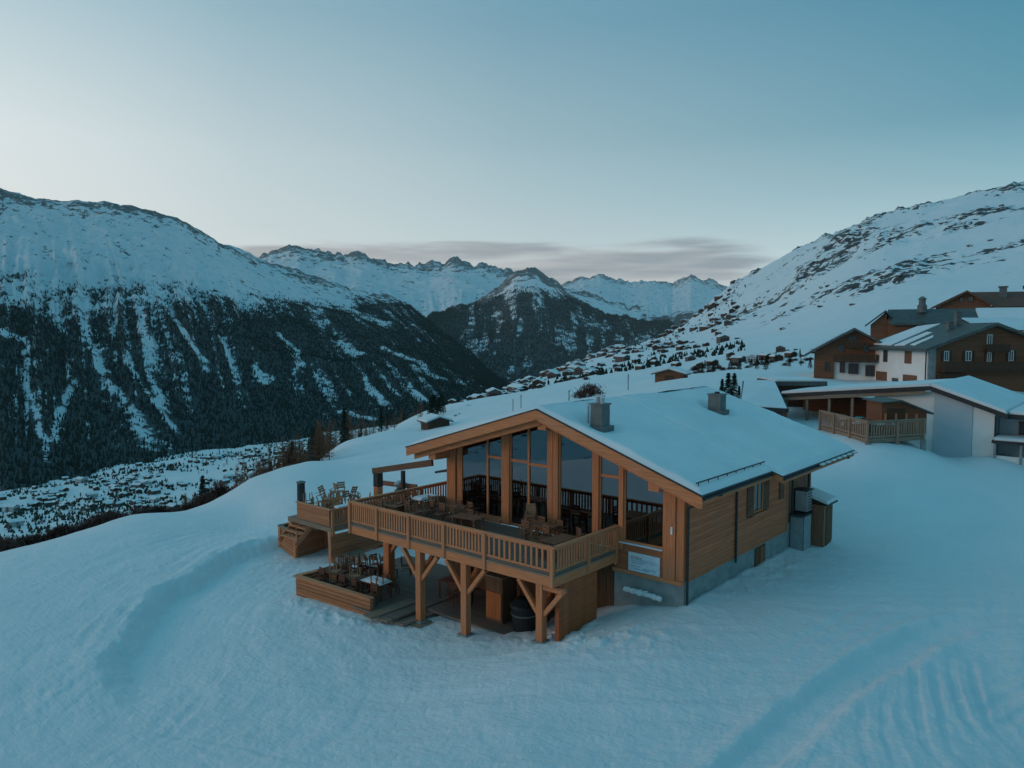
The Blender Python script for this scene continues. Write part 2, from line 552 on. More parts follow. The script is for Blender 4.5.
_gx = np.arange(-90, 70.1, .5); _gy = np.arange(-60, 100.1, .5)
_GXX, _GYY = np.meshgrid(_gx, _gy, indexing='ij')
_ga, _gr = polar(_GXX.ravel(), _GYY.ravel())
_GB = (CAM[2] + base_tan(_ga, _gr) * np.maximum(_gr, 3)).reshape(_GXX.shape)
_kr = np.exp(-.5 * (np.arange(-10, 11) * .5 / 1.7) ** 2); _kr /= _kr.sum()
def _blur(A):
    P = np.pad(A, 10, 'edge')
    P = np.stack([np.convolve(r, _kr, 'valid') for r in P]); return np.stack([np.convolve(c, _kr, 'valid') for c in P.T]).T
_GB = _blur(_GB)
def base_z(x, y, a, r):
    near_ = r < 62
    z = np.empty_like(r)
    far_ = ~near_
    if far_.any(): z[far_] = CAM[2] + base_tan(a[far_], r[far_]) * r[far_]
    if near_.any():
        fx = np.clip((x[near_] + 90) / .5, 0, len(_gx) - 2.001); fy = np.clip((y[near_] + 60) / .5, 0, len(_gy) - 2.001)
        i, j = fx.astype(int), fy.astype(int); u, v = fx - i, fy - j
        zn = _GB[i, j] * (1 - u) * (1 - v) + _GB[i + 1, j] * u * (1 - v) + _GB[i, j + 1] * (1 - u) * v + _GB[i + 1, j + 1] * u * v
        m = r[near_] > 45
        if m.any():
            w = sstep(45, 62, r[near_][m]); ze = CAM[2] + base_tan(a[near_][m], r[near_][m]) * r[near_][m]
            zn[m] = zn[m] * (1 - w) + ze * w
        z[near_] = zn
    return z


def signed_polyline(x, y, pts):
    """signed distance (positive on the left of the walk), and position along it 0..1"""
    best = np.full(x.shape, 1e9); sg = np.zeros(x.shape); al = np.zeros(x.shape)
    n = len(pts) - 1
    for k in range(n):
        (ax, ay), (bx, by) = pts[k], pts[k + 1]
        ux, uy = bx - ax, by - ay; L2 = ux * ux + uy * uy
        t = np.clip(((x - ax) * ux + (y - ay) * uy) / L2, 0, 1)
        d = np.hypot(x - ax - t * ux, y - ay - t * uy)
        s = np.sign(ux * (y - ay) - uy * (x - ax))
        c = d < best
        best = np.where(c, d, best); sg = np.where(c, s, sg); al = np.where(c, (k + t) / n, al)
    return best * sg, al


BERM = [(-27.0, 3.0), (-26.8, -.05), (-26.5, -2.4), (-24.6, -5.5), (-22.6, -8.4), (-20.9, -10.6), (-18.7, -12.6), (-16.6, -13.9), (-14.2, -14.7), (-11.7, -15.1)]
TRENCH = [(5.4, -14.5), (5.4, -9.4), (5.4, -7.3), (5.6, -5.0), (6.0, -2.5), (6.45, .1), (7.05, 3.4), (8.3, 6.2), (10.0, 9.0)]


TRACKS = [([(-9, -19), (-10, -16), (-12.5, -13), (-16, -10.5), (-19.5, -7), (-21.5, -3), (-21.8, 1)], 1.0, 3, .015),
          ([(-6, -17), (-2, -14.5), (2, -11.5), (4.5, -7), (5.2, -2), (6, 4), (9, 12)], 1.5, 4, .022),
          ([(-4, -18), (1, -14.5), (7, -8.5), (10, -2), (13, 6)], 1.1, 3, .05),
          ([(3, -14), (8, -9), (12, -4)], .8, 3, .05), ([(10.5, -10), (8.0, -5.0), (7.3, -1)], .6, 2, .06), ([(12.5, -6), (10.0, -2), (8.6, 3)], .6, 2, .06), ([(13, -9), (9.5, -4.5), (8.0, 1)], .6, 2, .06), ([(8.5, -13), (7.2, -8), (6.6, -3.5)], .5, 2, .05),
          ([(-14, -19), (-17, -15), (-22, -11), (-28, -4), (-31, 4)], 1.6, 4, .02), ([(-30, -8), (-34, 0), (-37, 10), (-36, 22)], 2.0, 5, .03), ([(-26, 14), (-32, 20), (-40, 26)], 2.0, 4, .04)]
_tr = np.random.default_rng(19)
for _k in range(16):      # single ski tracks
    _x, _y = (_tr.uniform(-16, 12), _tr.uniform(-15, -8)) if _k < 10 else (_tr.uniform(-38, -18), _tr.uniform(-6, 16))
    _h = _tr.uniform(.2, 1.2) if _k < 10 else _tr.uniform(.9, 1.9)
    _p = [(_x - 9 * math.cos(_h), _y - 9 * math.sin(_h))]
    for _j in range(4):
        _h += _tr.normal() * .16; _p.append((_p[-1][0] + 4.5 * math.cos(_h), _p[-1][1] + 4.5 * math.sin(_h)))
    TRACKS.append((_p, _tr.uniform(.16, .34), 1, _tr.uniform(.015, .04)))


def ground_z(x, y, detail=True):
    x = np.asarray(x, float); y = np.asarray(y, float)
    shp = x.shape; x = x.reshape(-1); y = y.reshape(-1)
    a, r = polar(x, y)
    z = base_z(x, y, a, r)
    near = 1 - sstep(50, 67, r)
    Z_, X_, Y_, N_ = z, x, y, near; ix = np.nonzero(r < 68)[0]; x, y, z, near = x[ix], y[ix], z[ix], near[ix]
    # ploughed berm on the left
    d, al = signed_polyline(x, y, BERM)
    amp = sstep(0, .18, al) * (1 - sstep(.78, 1, al))
    d2 = d + .5 * fbm(x * .5, y * .5, 4, 3) + .18 * fbm(x * 2.2, y * 2.2, 3, 4)
    west = np.where(d2 < 0, sstep(-1.0, 0, d2) * np.exp(np.minimum(0, d2 + 0) * -0.0) * np.exp(d2 / 3.5), 0)
    west = np.where(d2 < 0, sstep(0, 1.1, -d2) * np.exp(-np.maximum(0, -d2 - 1.0) / 3.5), 0)
    east = np.where(d2 >= 0, np.exp(-d2 / 2.8), np.exp(d2 / .5))
    z = z + amp * near * (.46 * west - .34 * east)
    # track cut on the right
    d, al = signed_polyline(x, y, TRENCH)
    amp = sstep(0, .1, al) * (1 - sstep(.72, 1, al))
    d2 = -d + .22 * fbm(x * .6, y * .6, 4, 8)      # positive east of the cut
    prof = .08 * np.exp(-((d2 + .25) / .28) ** 2) - .26 * sstep(-.1, .25, d2) * (1 - sstep(.9, 1.5, d2)) + .08 * np.exp(-((d2 - 1.65) / .25) ** 2)
    z = z + amp * near * prof
    def _back(zz):
        Z_[ix] = zz; return Z_, X_, Y_, N_
    # undulation
    z = z + near * (.09 * fbm(x * .13, y * .13, 3, 21) + .05 * fbm(x * .6, y * .6, 3, 22) * sstep(14, 18, r[ix]))
    # rows left by the piste machine, curving with the slope
    ph = (x * .55 - y * .83) + 2.2 * fbm(x * .05, y * .05, 2, 33)
    rows = fbm(ph * 1.7, (x * .83 + y * .55) * .10, 4, 34)
    z = z + near * .05 * rows
    dB, aB = signed_polyline(x, y, BERM)
    z = z + near * .055 * np.exp(-np.abs(dB) / 9) * fbm(dB * 1.5 + .5 * fbm(x * .2, y * .2, 2, 91), aB * 5, 4, 92)
    ph2 = (x * .96 + y * .28) + 2.0 * fbm(x * .07, y * .07, 2, 35)
    rm = sstep(6.5, 8.5, x) * (1 - sstep(14, 20, y))
    z = z + near * rm * .085 * ridged(ph2 * .55, (y * .96 - x * .28) * .12, 3, 36)
    xa_, ya_, za_, na_ = x, y, z.copy(), near
    for (pts, wdt, n_t, dep_) in TRACKS:
        px_, py_ = [p[0] for p in pts], [p[1] for p in pts]
        bx = np.nonzero((xa_ > min(px_) - wdt) & (xa_ < max(px_) + wdt) & (ya_ > min(py_) - wdt) & (ya_ < max(py_) + wdt))[0]
        if not len(bx): continue
        x, y, z, near = xa_[bx], ya_[bx], za_[bx], na_[bx]
        d, al = signed_polyline(x, y, pts)
        m = sstep(0, .08, al) * (1 - sstep(.92, 1, al)) * (1 - sstep(wdt * .8, wdt, np.abs(d)))
        m = m * (.25 + .75 * sstep(-.25, .35, fbm(x * .22 + n_t, y * .22, 3, 44)))
        z = z - near * m * dep_ * np.clip(np.sin((d + .12 * fbm(x * .4, y * .4, 2, 43)) * math.pi * n_t / wdt) * 1.6, -.5, 1)
        za_[bx] = z
    x, y, z, near = xa_, ya_, za_, na_
    # clods thrown up round the house and the terraces
    cl = np.exp(-(((x + 2.2) / 3.0) ** 2 + ((y + 3.4) / 1.6) ** 2)) + .9 * np.exp(-(((x + 14.5) / 3.2) ** 2 + ((y + 6.3) / .6) ** 2)) + .5 * np.exp(-(((x - .8) / .6) ** 2 + ((y - 5) / 6.0) ** 2))
    z = z + .24 * np.clip(cl, 0, 1) * np.maximum(0, fbm(x * 2.6, y * 2.6, 3, 41) + .1)
    tex = sstep(14, 17, r[ix]) * (1 - sstep(45, 66, r[ix]))
    z = z + tex * (.028 * fbm(x * 1.7, y * 1.7, 3, 71) + .016 * fbm(x * 5.5, y * 5.5, 2, 72))
    wall_d = np.where((y > -.2) & (y < 15.2), np.abs(x - .15), np.hypot(x - .15, np.minimum(np.abs(y), np.abs(y - 15))))
    z = z + near * (.16 + .12 * fbm(x * .9, y * .9, 3, 95)) * np.exp(-wall_d / .55) * (x > -.3) * (y < 11)
    # worn hollow beside the house on the right
    z = z - .16 * np.exp(-(((x - 2.6) / 1.3) ** 2 + ((y - 14) / 5) ** 2)) * near
    z, x, y, near = _back(z)
    # hillside relief far off
    far = sstep(90, 400, r)
    z = z + far * (r / 500) * (2.4 * fbm(x * .02, y * .02, 5, 51) + rockmask(x, y, a, r) * 4.5 * ridged(x * .025, y * .025, 4, 52))
    crest = sstep(52, 80, r) * (1 - far)
    z = z + crest * .5 * fbm(x * .09, y * .09, 4, 55)
    return z.reshape(shp)


def rockmask(x, y, a, r):
    """where bare rock shows on the hill on the right"""
    u = 512 + FPX * np.tan(np.clip(a, -.9, .9)) ; 
    rise = base_tan(a, r) * FPX
    on = sstep(690, 750, u) * sstep(420, 600, r)
    n = fbm(x * .010, y * .010, 5, 61, .62) + .35 * fbm(x * .04, y * .04, 3, 62)
    bandh = np.exp(-((rise - (34 + (u - 740) * .18)) / 30) ** 2) + .8 * np.exp(-((rise - (70 + (u - 800) * .2)) / 22) ** 2) * sstep(780, 1000, u)
    crest_ = np.interp(u, [690, 735, 800, 870, 960, 1024], [14, 49, 84, 112, 129, 144])
    bandh = np.clip(bandh + .75 * np.exp(-((rise - crest_ + 9) / 15) ** 2) * (1 - sstep(860, 960, u)), 0, 1)
    return on * sstep(-.04, .34, n * .9 + .46 * bandh - .42)


# rings: fine near the house, coarse far away
rings = [7.0]
while rings[-1] < 1900:
    r = rings[-1]
    rings.append(r * (1.0042 if 17 < r < 48 else 1.007 if r < 130 else 1.011))
rings = np.array(rings)
azf = np.concatenate([np.linspace(-180, -47, 40)[:-1], np.linspace(-47, -37, 60)[:-1], np.linspace(-37, 37, 860), np.linspace(37, 47, 60)[1:], np.linspace(47, 180, 40)[1:-1]])
azf = np.radians(azf)
AA, RRG = np.meshgrid(azf, rings)
GX = CAM[0] + RRG * (np.sin(AA) * RX[0] + np.cos(AA) * FX[0]); GY = CAM[1] + RRG * (np.sin(AA) * RX[1] + np.cos(AA) * FX[1])
GZ = ground_z(GX, GY)
rk = rockmask(GX.ravel(), GY.ravel(), AA.ravel(), RRG.ravel()).reshape(GX.shape)

gm = NT('snow_ground')
at = gm.n('ShaderNodeAttribute', attribute_name='rock')
tcg = gm.coords()
n1 = gm.noise(tcg, 5.5, 7, .68); n2 = gm.noise(tcg, .25, 4); n3 = gm.noise(gm.coords((.5, .5, .5)), .12, 8, .7)
streak = gm.n('ShaderNodeMapping'); streak.inputs['Rotation'].default_value = (0, 0, R_(-33)); streak.inputs['Scale'].default_value = (.35, 5.5, 1)
tco = gm.n('ShaderNodeTexCoord'); gm.l(tco.outputs['Object'], streak.inputs['Vector'])
n4 = gm.noise(streak.outputs[0], 1.3, 5, .6, .4)
snowc = gm.ramp(n2, [(.3, (.77, .81, .83)), (.7, (.82, .85, .865))])
rockc = gm.ramp(gm.noise(gm.coords((.3, .3, .3)), .9, 7, .7), [(.3, (.04, .037, .036)), (.7, (.12, .10, .092))])
rn = gm.ramp(gm.noise(gm.coords((.8, .8, 1.5)), .13, 7, .55, .8), [(.36, 0.0), (.64, 1.0)])
rf = gm.ramp(gm.math('ADD', gm.math('MULTIPLY', at.outputs['Fac'], .62), rn), [(.96, 0.0), (1.04, 1.0)])
rf = gm.math('MULTIPLY', rf, gm.ramp(at.outputs['Fac'], [(.02, 0.0), (.12, 1.0)]))
gm.set(gm.mix(rf, snowc, rockc), .65, spec=.2)
gm.bump(gm.math('ADD', n1, gm.math('MULTIPLY', n4, .55)), .6, .11)
g = grid_mesh('ground', GX, GY, GZ, gm.mat, wrap=True, attrs={'rock': rk})
tag(g, kind='structure')


def gz(x, y):
    return float(ground_z(np.array([x]), np.array([y]))[0])


# ------------------------------------------------------------------ mountains
def mountain(name, sky_pts, foot_pts, u0, u1, nu, nt, seed, tree_v, relief, gully, jag, rock_amt, gscale=1.0, shape=1.15, tmax=1.25, chutes=None, turn=0.0):
    FXt = FX * math.cos(turn) - RX * math.sin(turn); RXt = RX * math.cos(turn) + FX * math.sin(turn)
    us = np.linspace(u0, u1, nu)
    sp = np.array(sky_pts, float); fp = np.array(foot_pts, float)
    vs = np.interp(us, sp[:, 0], sp[:, 1]); Dr = np.interp(us, sp[:, 0], sp[:, 2])
    ker = np.ones(9) / 9
    Dr = np.convolve(np.pad(Dr, 4, 'edge'), ker, 'valid')
    vf = np.interp(us, fp[:, 0], fp[:, 1]); Df = np.interp(us, fp[:, 0], fp[:, 2])
    dv = jag * fbm(us * .045 * gscale, us * 0, 5, seed + 5, .6)
    ts = np.linspace(-.12, tmax, nt)
    T, U = np.meshgrid(ts, us, indexing='ij')
    D = Df[None] + (Dr - Df)[None] * T
    zr = CAM[2] - (vs - 334.6) * Dr / FPX; zf = CAM[2] - (vf - 334.6) * Df / FPX
    tc_ = np.clip(T, 0, 1)
    Z = zf[None] + (zr - zf)[None] * (tc_ ** shape) + np.minimum(T, 0) * 900 - np.maximum(0, T - 1) * (zr - zf)[None] * 1.5
    Rr = (U - 512) / FPX * D
    X = CAM[0] + Rr * RXt[0] + D * FXt[0]; Y = CAM[1] + Rr * RXt[1] + D * FXt[1]
    span = (zr - zf)[None]
    Z = Z - (dv * Dr / FPX)[None] * np.exp(-((T - 1) / .09) ** 2)
    env = np.clip(T * 3, 0, 1) * np.clip((1 - T) * 4, 0, 1)
    k = 1.0 / relief
    wob = fbm(X * k * .5, Y * k * .5, 3, seed + 1)
    # gullies run down the fall line
    slant = np.clip((U - 60) * .6, -60, 170) if chutes else 60 * (U - (u0 + u1) / 2) / max(1, (u1 - u0))
    S_ = (U + slant * T) * gully + wob * .9
    gl_ = ridged(S_, T * 1.3, 4, seed + 2)
    rough = ridged(X * k * 1.3, Y * k * 1.3, 6, seed + 3)
    Z = Z + env * span * (.035 * gl_ * (1 - .85 * sstep(.5, .72, T)) + .05 * rough + .05 * wob)
    top = np.clip((T - .55) * 3, 0, 1)
    Z = Z + top * np.clip((1.02 - T) * 8, 0.12, 1) * span * .03 * ridged(X * k * 4, Y * k * 4, 5, seed + 7)
    tz = CAM[2] - (tree_v - 334.6) * D / FPX if np.isscalar(tree_v) else np.interp(U, tree_v[0], tree_v[1])
    n = fbm(X * k * 2.5, Y * k * 2.5, 5, seed + 9, .6)
    lines = fbm(S_ * 1.1, T * 1.6, 4, seed + 11, .6)
    big = fbm(X * k * .9, Y * k * .9, 3, seed + 15)
    F = 1 - sstep(-.42, .26, (Z - tz) / (.30 * span.clip(80)) + .42 * n)
    st = fbm((U + slant * T) * (.17 if chutes else .12) + wob * .6, T * 5.0, 4, seed + 41, .6)
    F = F * (.40 + .56 * sstep(-.38, .16, st * 1.0 + .35 * lines + .25 * big + .2 * n + .06 + .5 * (1 - sstep(.02, .16, T))))
    if chutes:
        dx, dy = X - CAM[0], Y - CAM[1]; dep = dx * FX[0] + dy * FX[1]
        PU = 512 + FPX * (dx * RX[0] + dy * RX[1]) / dep; PV = 334.6 - FPX * (Z - CAM[2]) / dep
        wu, wv = PU + 9 * fbm(X * k * 3, Y * k * 3, 4, seed + 31), PV + 6 * fbm(X * k * 3 + 50, Y * k * 3, 4, seed + 32)
        for pts in chutes:
            q = [p[:2] for p in pts]
            dd, al = signed_polyline(wu, wv, q)
            wd = np.interp(al, np.linspace(0, 1, len(pts)), [p[2] for p in pts]) * .5
            F = F * (1 - .80 * (1 - sstep(.30, 1.8, np.abs(dd) / wd + .7 * n)) * sstep(0, .12, al + .02) * sstep(0, .2, 1.04 - al))
    n4 = fbm(X * k * 7, Y * k * 7, 4, seed + 21, .65)
    rkm = np.clip(rock_amt * (-.1 + 1.7 * sstep(.74, 1.0, T)) + .45 * rough + .45 * n + .35 * n4 - .22, 0, 1) * sstep(.35, .62, T)
    return dict(X=X, Y=Y, Z=Z, F=F, R=rkm, T=T)


def mountain_mat(name, forest_c, snow_c=(.69, .735, .77), fine=.02):
    m = NT(name)
    fo = m.n('ShaderNodeAttribute', attribute_name='forest'); ro = m.n('ShaderNodeAttribute', attribute_name='rock')
    v = m.coords()
    nf = m.noise(v, fine, 8, .75)
    n2 = m.noise(v, fine * .25, 6, .6)
    rockc = m.ramp(n2, [(.35, (.05, .045, .042)), (.7, (.15, .125, .11))])
    nx = m.ramp(nf, [(.36, 0.0), (.64, 1.0)])
    rfac = m.ramp(m.math('ADD', m.math('MULTIPLY', ro.outputs['Fac'], .78), nx), [(.96, 0.0), (1.16, .85)])
    c = m.mix(rfac, snow_c, rockc)
    ffac = m.ramp(m.math('ADD', fo.outputs['Fac'], nx), [(.78, 0.0), (1.22, .92)])
    c = m.mix(ffac, c, forest_c)
    m.bump(nf, .5, 12)
    return m.set(c, .9, spec=.05)


def place_mountain(name, d, mat):
    o = grid_mesh(name, d['X'], d['Y'], d['Z'], mat, attrs={'forest': d['F'], 'rock': d['R']})
    return tag(o, kind='structure')


MT = {}
MT['A'] = mountain('mountain', [(-900, 330, 2600), (-500, 250, 2800), (-250, 205, 3000), (-120, 196, 3100), (0, 189, 3200), (20, 193, 3200), (60, 200, 3250), (100, 203, 3300), (140, 208, 3350), (180, 218, 3400), (200, 231, 3450), (230, 245, 3500), (262, 259, 3600), (330, 283, 3700), (389, 297, 3800), (412, 308, 3650), (450, 335, 3300), (498, 377, 2700), (525, 392, 2400), (600, 420, 2300)],
                   [(-900, 560, 1000), (-250, 500, 950), (0, 489, 980), (130, 469, 1150), (270, 451, 1400), (400, 426, 1700), (525, 402, 2000), (600, 430, 2000)], -900, 600, 900, 420, 100,
                   ([-900, 0, 150, 300, 389, 450, 600], [100, 118, 122, 130, 175, 200, 200]), 420, .06, 5.0, .58,
                   chutes=[[(85, 285, 9), (91, 343, 10), (106, 378, 14), (131, 417, 18), (158, 460, 26)], [(134, 290, 6), (148, 343, 9), (153, 378, 12), (171, 420, 12)], [(112, 305, 5), (119, 340, 5)],
                           [(56, 296, 10), (66, 335, 16)], [(28, 375, 9), (37, 427, 9), (43, 465, 12)], [(80, 374, 9), (56, 412, 11), (47, 447, 13)],
                           [(250, 360, 5), (256, 372, 12), (266, 384, 22)], [(163, 305, 5), (193, 348, 6), (210, 375, 9)], [(277, 330, 4), (307, 370, 6)], [(338, 341, 5), (360, 357, 9)],
                           [(378, 344, 4), (410, 363, 6), (455, 384, 5)], [(408, 382, 4), (432, 409, 5)], [(364, 380, 4), (390, 409, 9)], [(335, 411, 4), (380, 423, 5)], [(318, 296, 8), (396, 328, 7)],
                           [(0, 330, 10), (30, 345, 5)], [(215, 330, 3), (240, 380, 5)], [(120, 350, 5), (180, 440, 8)]])
MT['B'] = mountain('mountain', [(150, 285, 8000), (230, 263, 8600), (262, 257, 9000), (272, 250, 9000), (300, 247, 9000), (316, 253, 9000), (345, 256, 9000), (362, 254, 9000), (395, 262, 9000), (430, 266, 9000), (455, 260, 9000), (480, 264, 9000), (510, 270, 9000), (560, 284, 8500), (640, 310, 8000)],
                   [(150, 362, 4800), (400, 366, 4800), (640, 364, 4800)], 150, 640, 420, 220, 200,
                   ([150, 640], [120, 120]), 1100, .05, 7.0, .62, gscale=2.2)
MT['C'] = mountain('mountain', [(400, 330, 5000), (440, 312, 5400), (480, 299, 5700), (498, 287, 5900), (514, 271, 6000), (524, 268, 6000), (537, 268, 6000), (548, 277, 6000), (562, 287, 6000), (581, 302, 5900), (600, 312, 5700), (633, 318, 5500), (670, 323, 5300), (720, 335, 5000)],
                   [(400, 388, 3300), (560, 386, 3500), (720, 380, 3800)], 400, 720, 420, 260, 300,
                   ([400, 480, 530, 600, 720], [150, 230, 350, 280, 240]), 700, .04, 5.0, 1.0, gscale=2.0)
MT['D'] = mountain('mountain', [(500, 300, 11500), (540, 290, 12000), (562, 283, 12000), (583, 277, 12000), (600, 275, 12000), (622, 281, 12000), (645, 280, 12000), (672, 284, 12000), (690, 275, 12000), (700, 278, 12000), (722, 287, 12000), (745, 294, 12000), (820, 312, 11500)],
                   [(500, 356, 7000), (820, 356, 7000)], 500, 820, 320, 170, 400,
                   ([500, 820], [270, 270]), 1500, .06, 5.0, .55, gscale=2.0)
MT['E'] = mountain('mountain', [(-900, 320, 3000), (-300, 300, 3000), (0, 280, 3000), (200, 292, 3000), (420, 262, 3000), (600, 285, 3000), (900, 260, 3000), (1500, 310, 3000)],
                   [(-900, 480, 1150), (1500, 480, 1150)], -900, 1500, 300, 130, 900, ([-900, 1500], [-400, -400]), 420, .06, 4.0, 1.2, turn=R_(105))
MM = mountain_mat('forested_mountain', (.020, .028, .026), fine=.03)
MF = mountain_mat('far_mountain', (.022, .032, .032), fine=.012)
place_mountain('mountain', MT['A'], MM); place_mountain('mountain', MT['B'], MF)
place_mountain('mountain', MT['E'], MM); place_mountain('mountain', MT['C'], MF); place_mountain('mountain', MT['D'], MF)


def forest(name, d, count, h0, h1, mat, seed, umin=None):
    """cone-crowned trees over the wooded part of a mountain, one mass"""
    rg = np.random.default_rng(seed)
    X, Y, Z, F = d['X'], d['Y'], d['Z'], d['F']
    m, n = X.shape
    i = rg.integers(1, m - 2, count * 8); j = rg.integers(1, n - 2, count * 8)
    # even spread over area: weight by cell size
    dist = np.hypot(X[i, j] - CAM[0], Y[i, j] - CAM[1])
    wgt = dist / dist.max()
    keep = (rg.random(len(i)) < np.clip(F[i, j] * 1.25 - .10, 0.0, 1) * wgt) & (d['T'][i, j] < 1.0) & (d['T'][i, j] > -.05)
    i, j = i[keep][:count], j[keep][:count]
    fi, fj = rg.random(len(i)), rg.random(len(i))
    def bil(G): return (G[i, j] * (1 - fi) * (1 - fj) + G[i + 1, j] * fi * (1 - fj) + G[i, j + 1] * (1 - fi) * fj + G[i + 1, j + 1] * fi * fj)
    px, py, pz = bil(X), bil(Y), bil(Z)
    h = rg.uniform(h0, h1, len(px)); r = h * rg.uniform(.17, .26, len(px)); rot = rg.uniform(0, 6.28, len(px))
    k = 5
    V = np.zeros((len(px), k + 1, 3), np.float32)
    for q in range(k):
        t = rot + q * 2 * math.pi / k
        rr = r * rg.uniform(.7, 1.2, len(px))
        V[:, q, 0] = px + rr * np.cos(t); V[:, q, 1] = py + rr * np.sin(t); V[:, q, 2] = pz - .5
    V[:, k, 0] = px; V[:, k, 1] = py; V[:, k, 2] = pz + h
    b = np.arange(len(px))[:, None] * (k + 1)
    tri = np.stack([np.stack([b[:, 0] + q, b[:, 0] + (q + 1) % k, b[:, 0] + k], 1) for q in range(k)], 1).reshape(-1, 3).astype(np.int32)
    me = bpy.data.meshes.new(name)
    me.vertices.add(V.size // 3); me.vertices.foreach_set('co', V.ravel())
    me.loops.add(tri.size); me.loops.foreach_set('vertex_index', tri.ravel())
    me.polygons.add(len(tri)); me.polygons.foreach_set('loop_start', np.arange(0, tri.size, 3, dtype=np.int32))
    me.update(calc_edges=True); me.materials.append(mat)
    o = bpy.data.objects.new(name, me); COL.objects.link(o)
    return o


fm = NT('far_forest')
fm.set(fm.ramp(fm.noise(fm.coords(), .012, 5, .7), [(.3, (.016, .024, .020)), (.6, (.026, .036, .028)), (.8, (.050, .042, .030))]), .95, spec=.05)
f = forest('forest', MT['A'], 150000, 4.5, 9.5, fm.mat, 5); tag(f, 'dark conifer forest covering the lower flank of the left mountain', 'forest', kind='stuff')
f = forest('forest', MT['C'], 30000, 9, 15, fm.mat, 6); tag(f, 'dark conifer forest on the pyramid peak beyond the valley', 'forest', kind='stuff')

# ------------------------------------------------------------------ air
HZ = MB(); HZ.box(-14500, 9000, -9000, 14500, -420, 2200)
hm = bpy.data.materials.new('thin_air'); hm.use_nodes = True
hm.node_tree.nodes.clear()
pv = hm.node_tree.nodes.new('ShaderNodeVolumePrincipled'); ho = hm.node_tree.nodes.new('ShaderNodeOutputMaterial')
pv.inputs['Density'].default_value = 2.0e-5; pv.inputs['Color'].default_value = (.72, .86, .93, 1); pv.inputs['Anisotropy'].default_value = .1
hm.node_tree.links.new(pv.outputs[0], ho.inputs['Volume'])
hz = HZ.build('haze', hm); tag(hz, kind='stuff')
# ================================================================== the chalet
XR, ZR, XL, ZL, XE, ZE = -6.23, 5.67, -14.43, 3.28, 1.40, 3.01
YF, YB = -1.44, 14.61
SLR, SLL = (ZR - ZE) / (XE - XR), (ZR - ZL) / (XR - XL)
def ztop(x): return ZR - (x - XR) * SLR if x >= XR else ZR - (XR - x) * SLL

chalet = thing('chalet', 'timber mountain restaurant with a tall glazed gable and a large snow covered roof', 'chalet', (-6.5, 5, -1.9))

# plinth
b = MB()
b.box(-3.22, -.03, .03, .30, -2.9, -.80); b.box(-.30, -.031, .31, 10.5, -2.9, -.89); b.box(-.30, -.05, 10.51, 14.1, -2.9, -.55)
b.box(-3.22, -2.95, .31, 3, -2.9, -.80)
b.build('foundation', M['concrete'], chalet)

# right-hand long wall: horizontal boards with a window opening
b = MB()
b.box(-.26, -.035, .30, 10.4, -.89, 3.2)
b.build('wall_core', M['dark_wood_x'], chalet)
b = MB()
z = -.888
WY0, WY1, WZ0, WZ1 = 5.75, 8.05, .74, 2.2
while z < 3.15:
    z1 = z + .157
    if z1 > WZ0 and z < WZ1:
        b.box(-.034, 0.0, .19, WY0, z, z1); b.box(-.034, 0.0, WY1, 10.40, z, z1)
    else:
        b.box(-.034, 0.0, .19, 10.40, z, z1)
    z += .165
b.build('wall', M['clad_y'], chalet)
b = MB()
y = 10.56
while y < 14.05:
    b.box(-.20, -.10 + .012 * (int(y * 7) % 2), y, y + .15, -.55, 3.15); y += .16
b.box(-.30, -.21, 10.5, 14.1, -.54, 3.1)
b.build('rear_wall', M['clad_v'], chalet)
b = MB(); b.box(-13.1, -.35, 14.0, 14.14, -3.0, 3.0); b.prism([(-13.1, 3.0), (-.35, 3.0), (XR, 5.0)], 'y', 14.0, 14.14)
b.build('back_wall', M['clad_v'], chalet)
b = MB(); b.box(-13.12, -12.95, .3, 14.0, -.1, 3.0)
b.build('left_wall', M['clad_y'], chalet)
b = MB(); b.box(-.19, .03, 10.42, 10.54, -.9, 3.05); b.build('corner_board', M['spruce_z'], chalet)

# window in the long wall, shutters open beside it
wdw = MB()
wdw.box(-.02, .05, WY0 + .62, WY0 + .72, WZ0, WZ1); wdw.box(-.02, .05, WY1 - .72, WY1 - .62, WZ0, WZ1)
wdw.box(-.02, .05, WY0 + .72, WY1 - .72, WZ1 - .1, WZ1); wdw.box(-.02, .05, WY0 + .72, WY1 - .72, WZ0, WZ0 + .09)
wdw.box(-.02, .04, 6.87, 6.93, WZ0 + .09, WZ1 - .1)
wn_ = wdw.build('window', M['spruce_z'], chalet)
b = MB(); b.box(-.01, .008, WY0 + .72, WY1 - .72, WZ0 + .09, WZ1 - .1); b.build('pane', M['glass'], wn_)
for ya, yb in ((WY0 - .06, WY0 + .60), (WY1 - .60, WY1 + .06)):
    b = MB(); b.box(.004, .055, ya, yb, WZ0 - .02, WZ1 + .02); b.box(.056, .075, ya + .06, yb - .06, WZ0 + .3, WZ0 + .4); b.box(.056, .075, ya + .06, yb - .06, WZ1 - .4, WZ1 - .3)
    b.build('shutter', M['brown_shutter'], wn_)
b = MB(); b.box(-.01, .16, WY0 + .5, WY1 - .5, WZ0 - .09, WZ0 - .025); b.build('sill', M['rail_y'], wn_)
b = MB(); b.box(.004, .06, 9.42, 9.96, .88, 2.4); b.box(.061, .08, 9.47, 9.91, 1.2, 1.3); b.build('shutter', M['brown_shutter'], chalet)
# cellar hatch in the plinth
b = MB(); b.box(-.028, .02, 6.75, 7.85, -2.2, -.95); b.build('cellar_hatch', M['dark_wood_z'], chalet)
b = MB(); b.box(-.02, .05, 7.25, 7.60, -2.2, -.98); b.build('hatch_door', plain('red_brown_paint', (.34, .11, .06), .7), chalet)

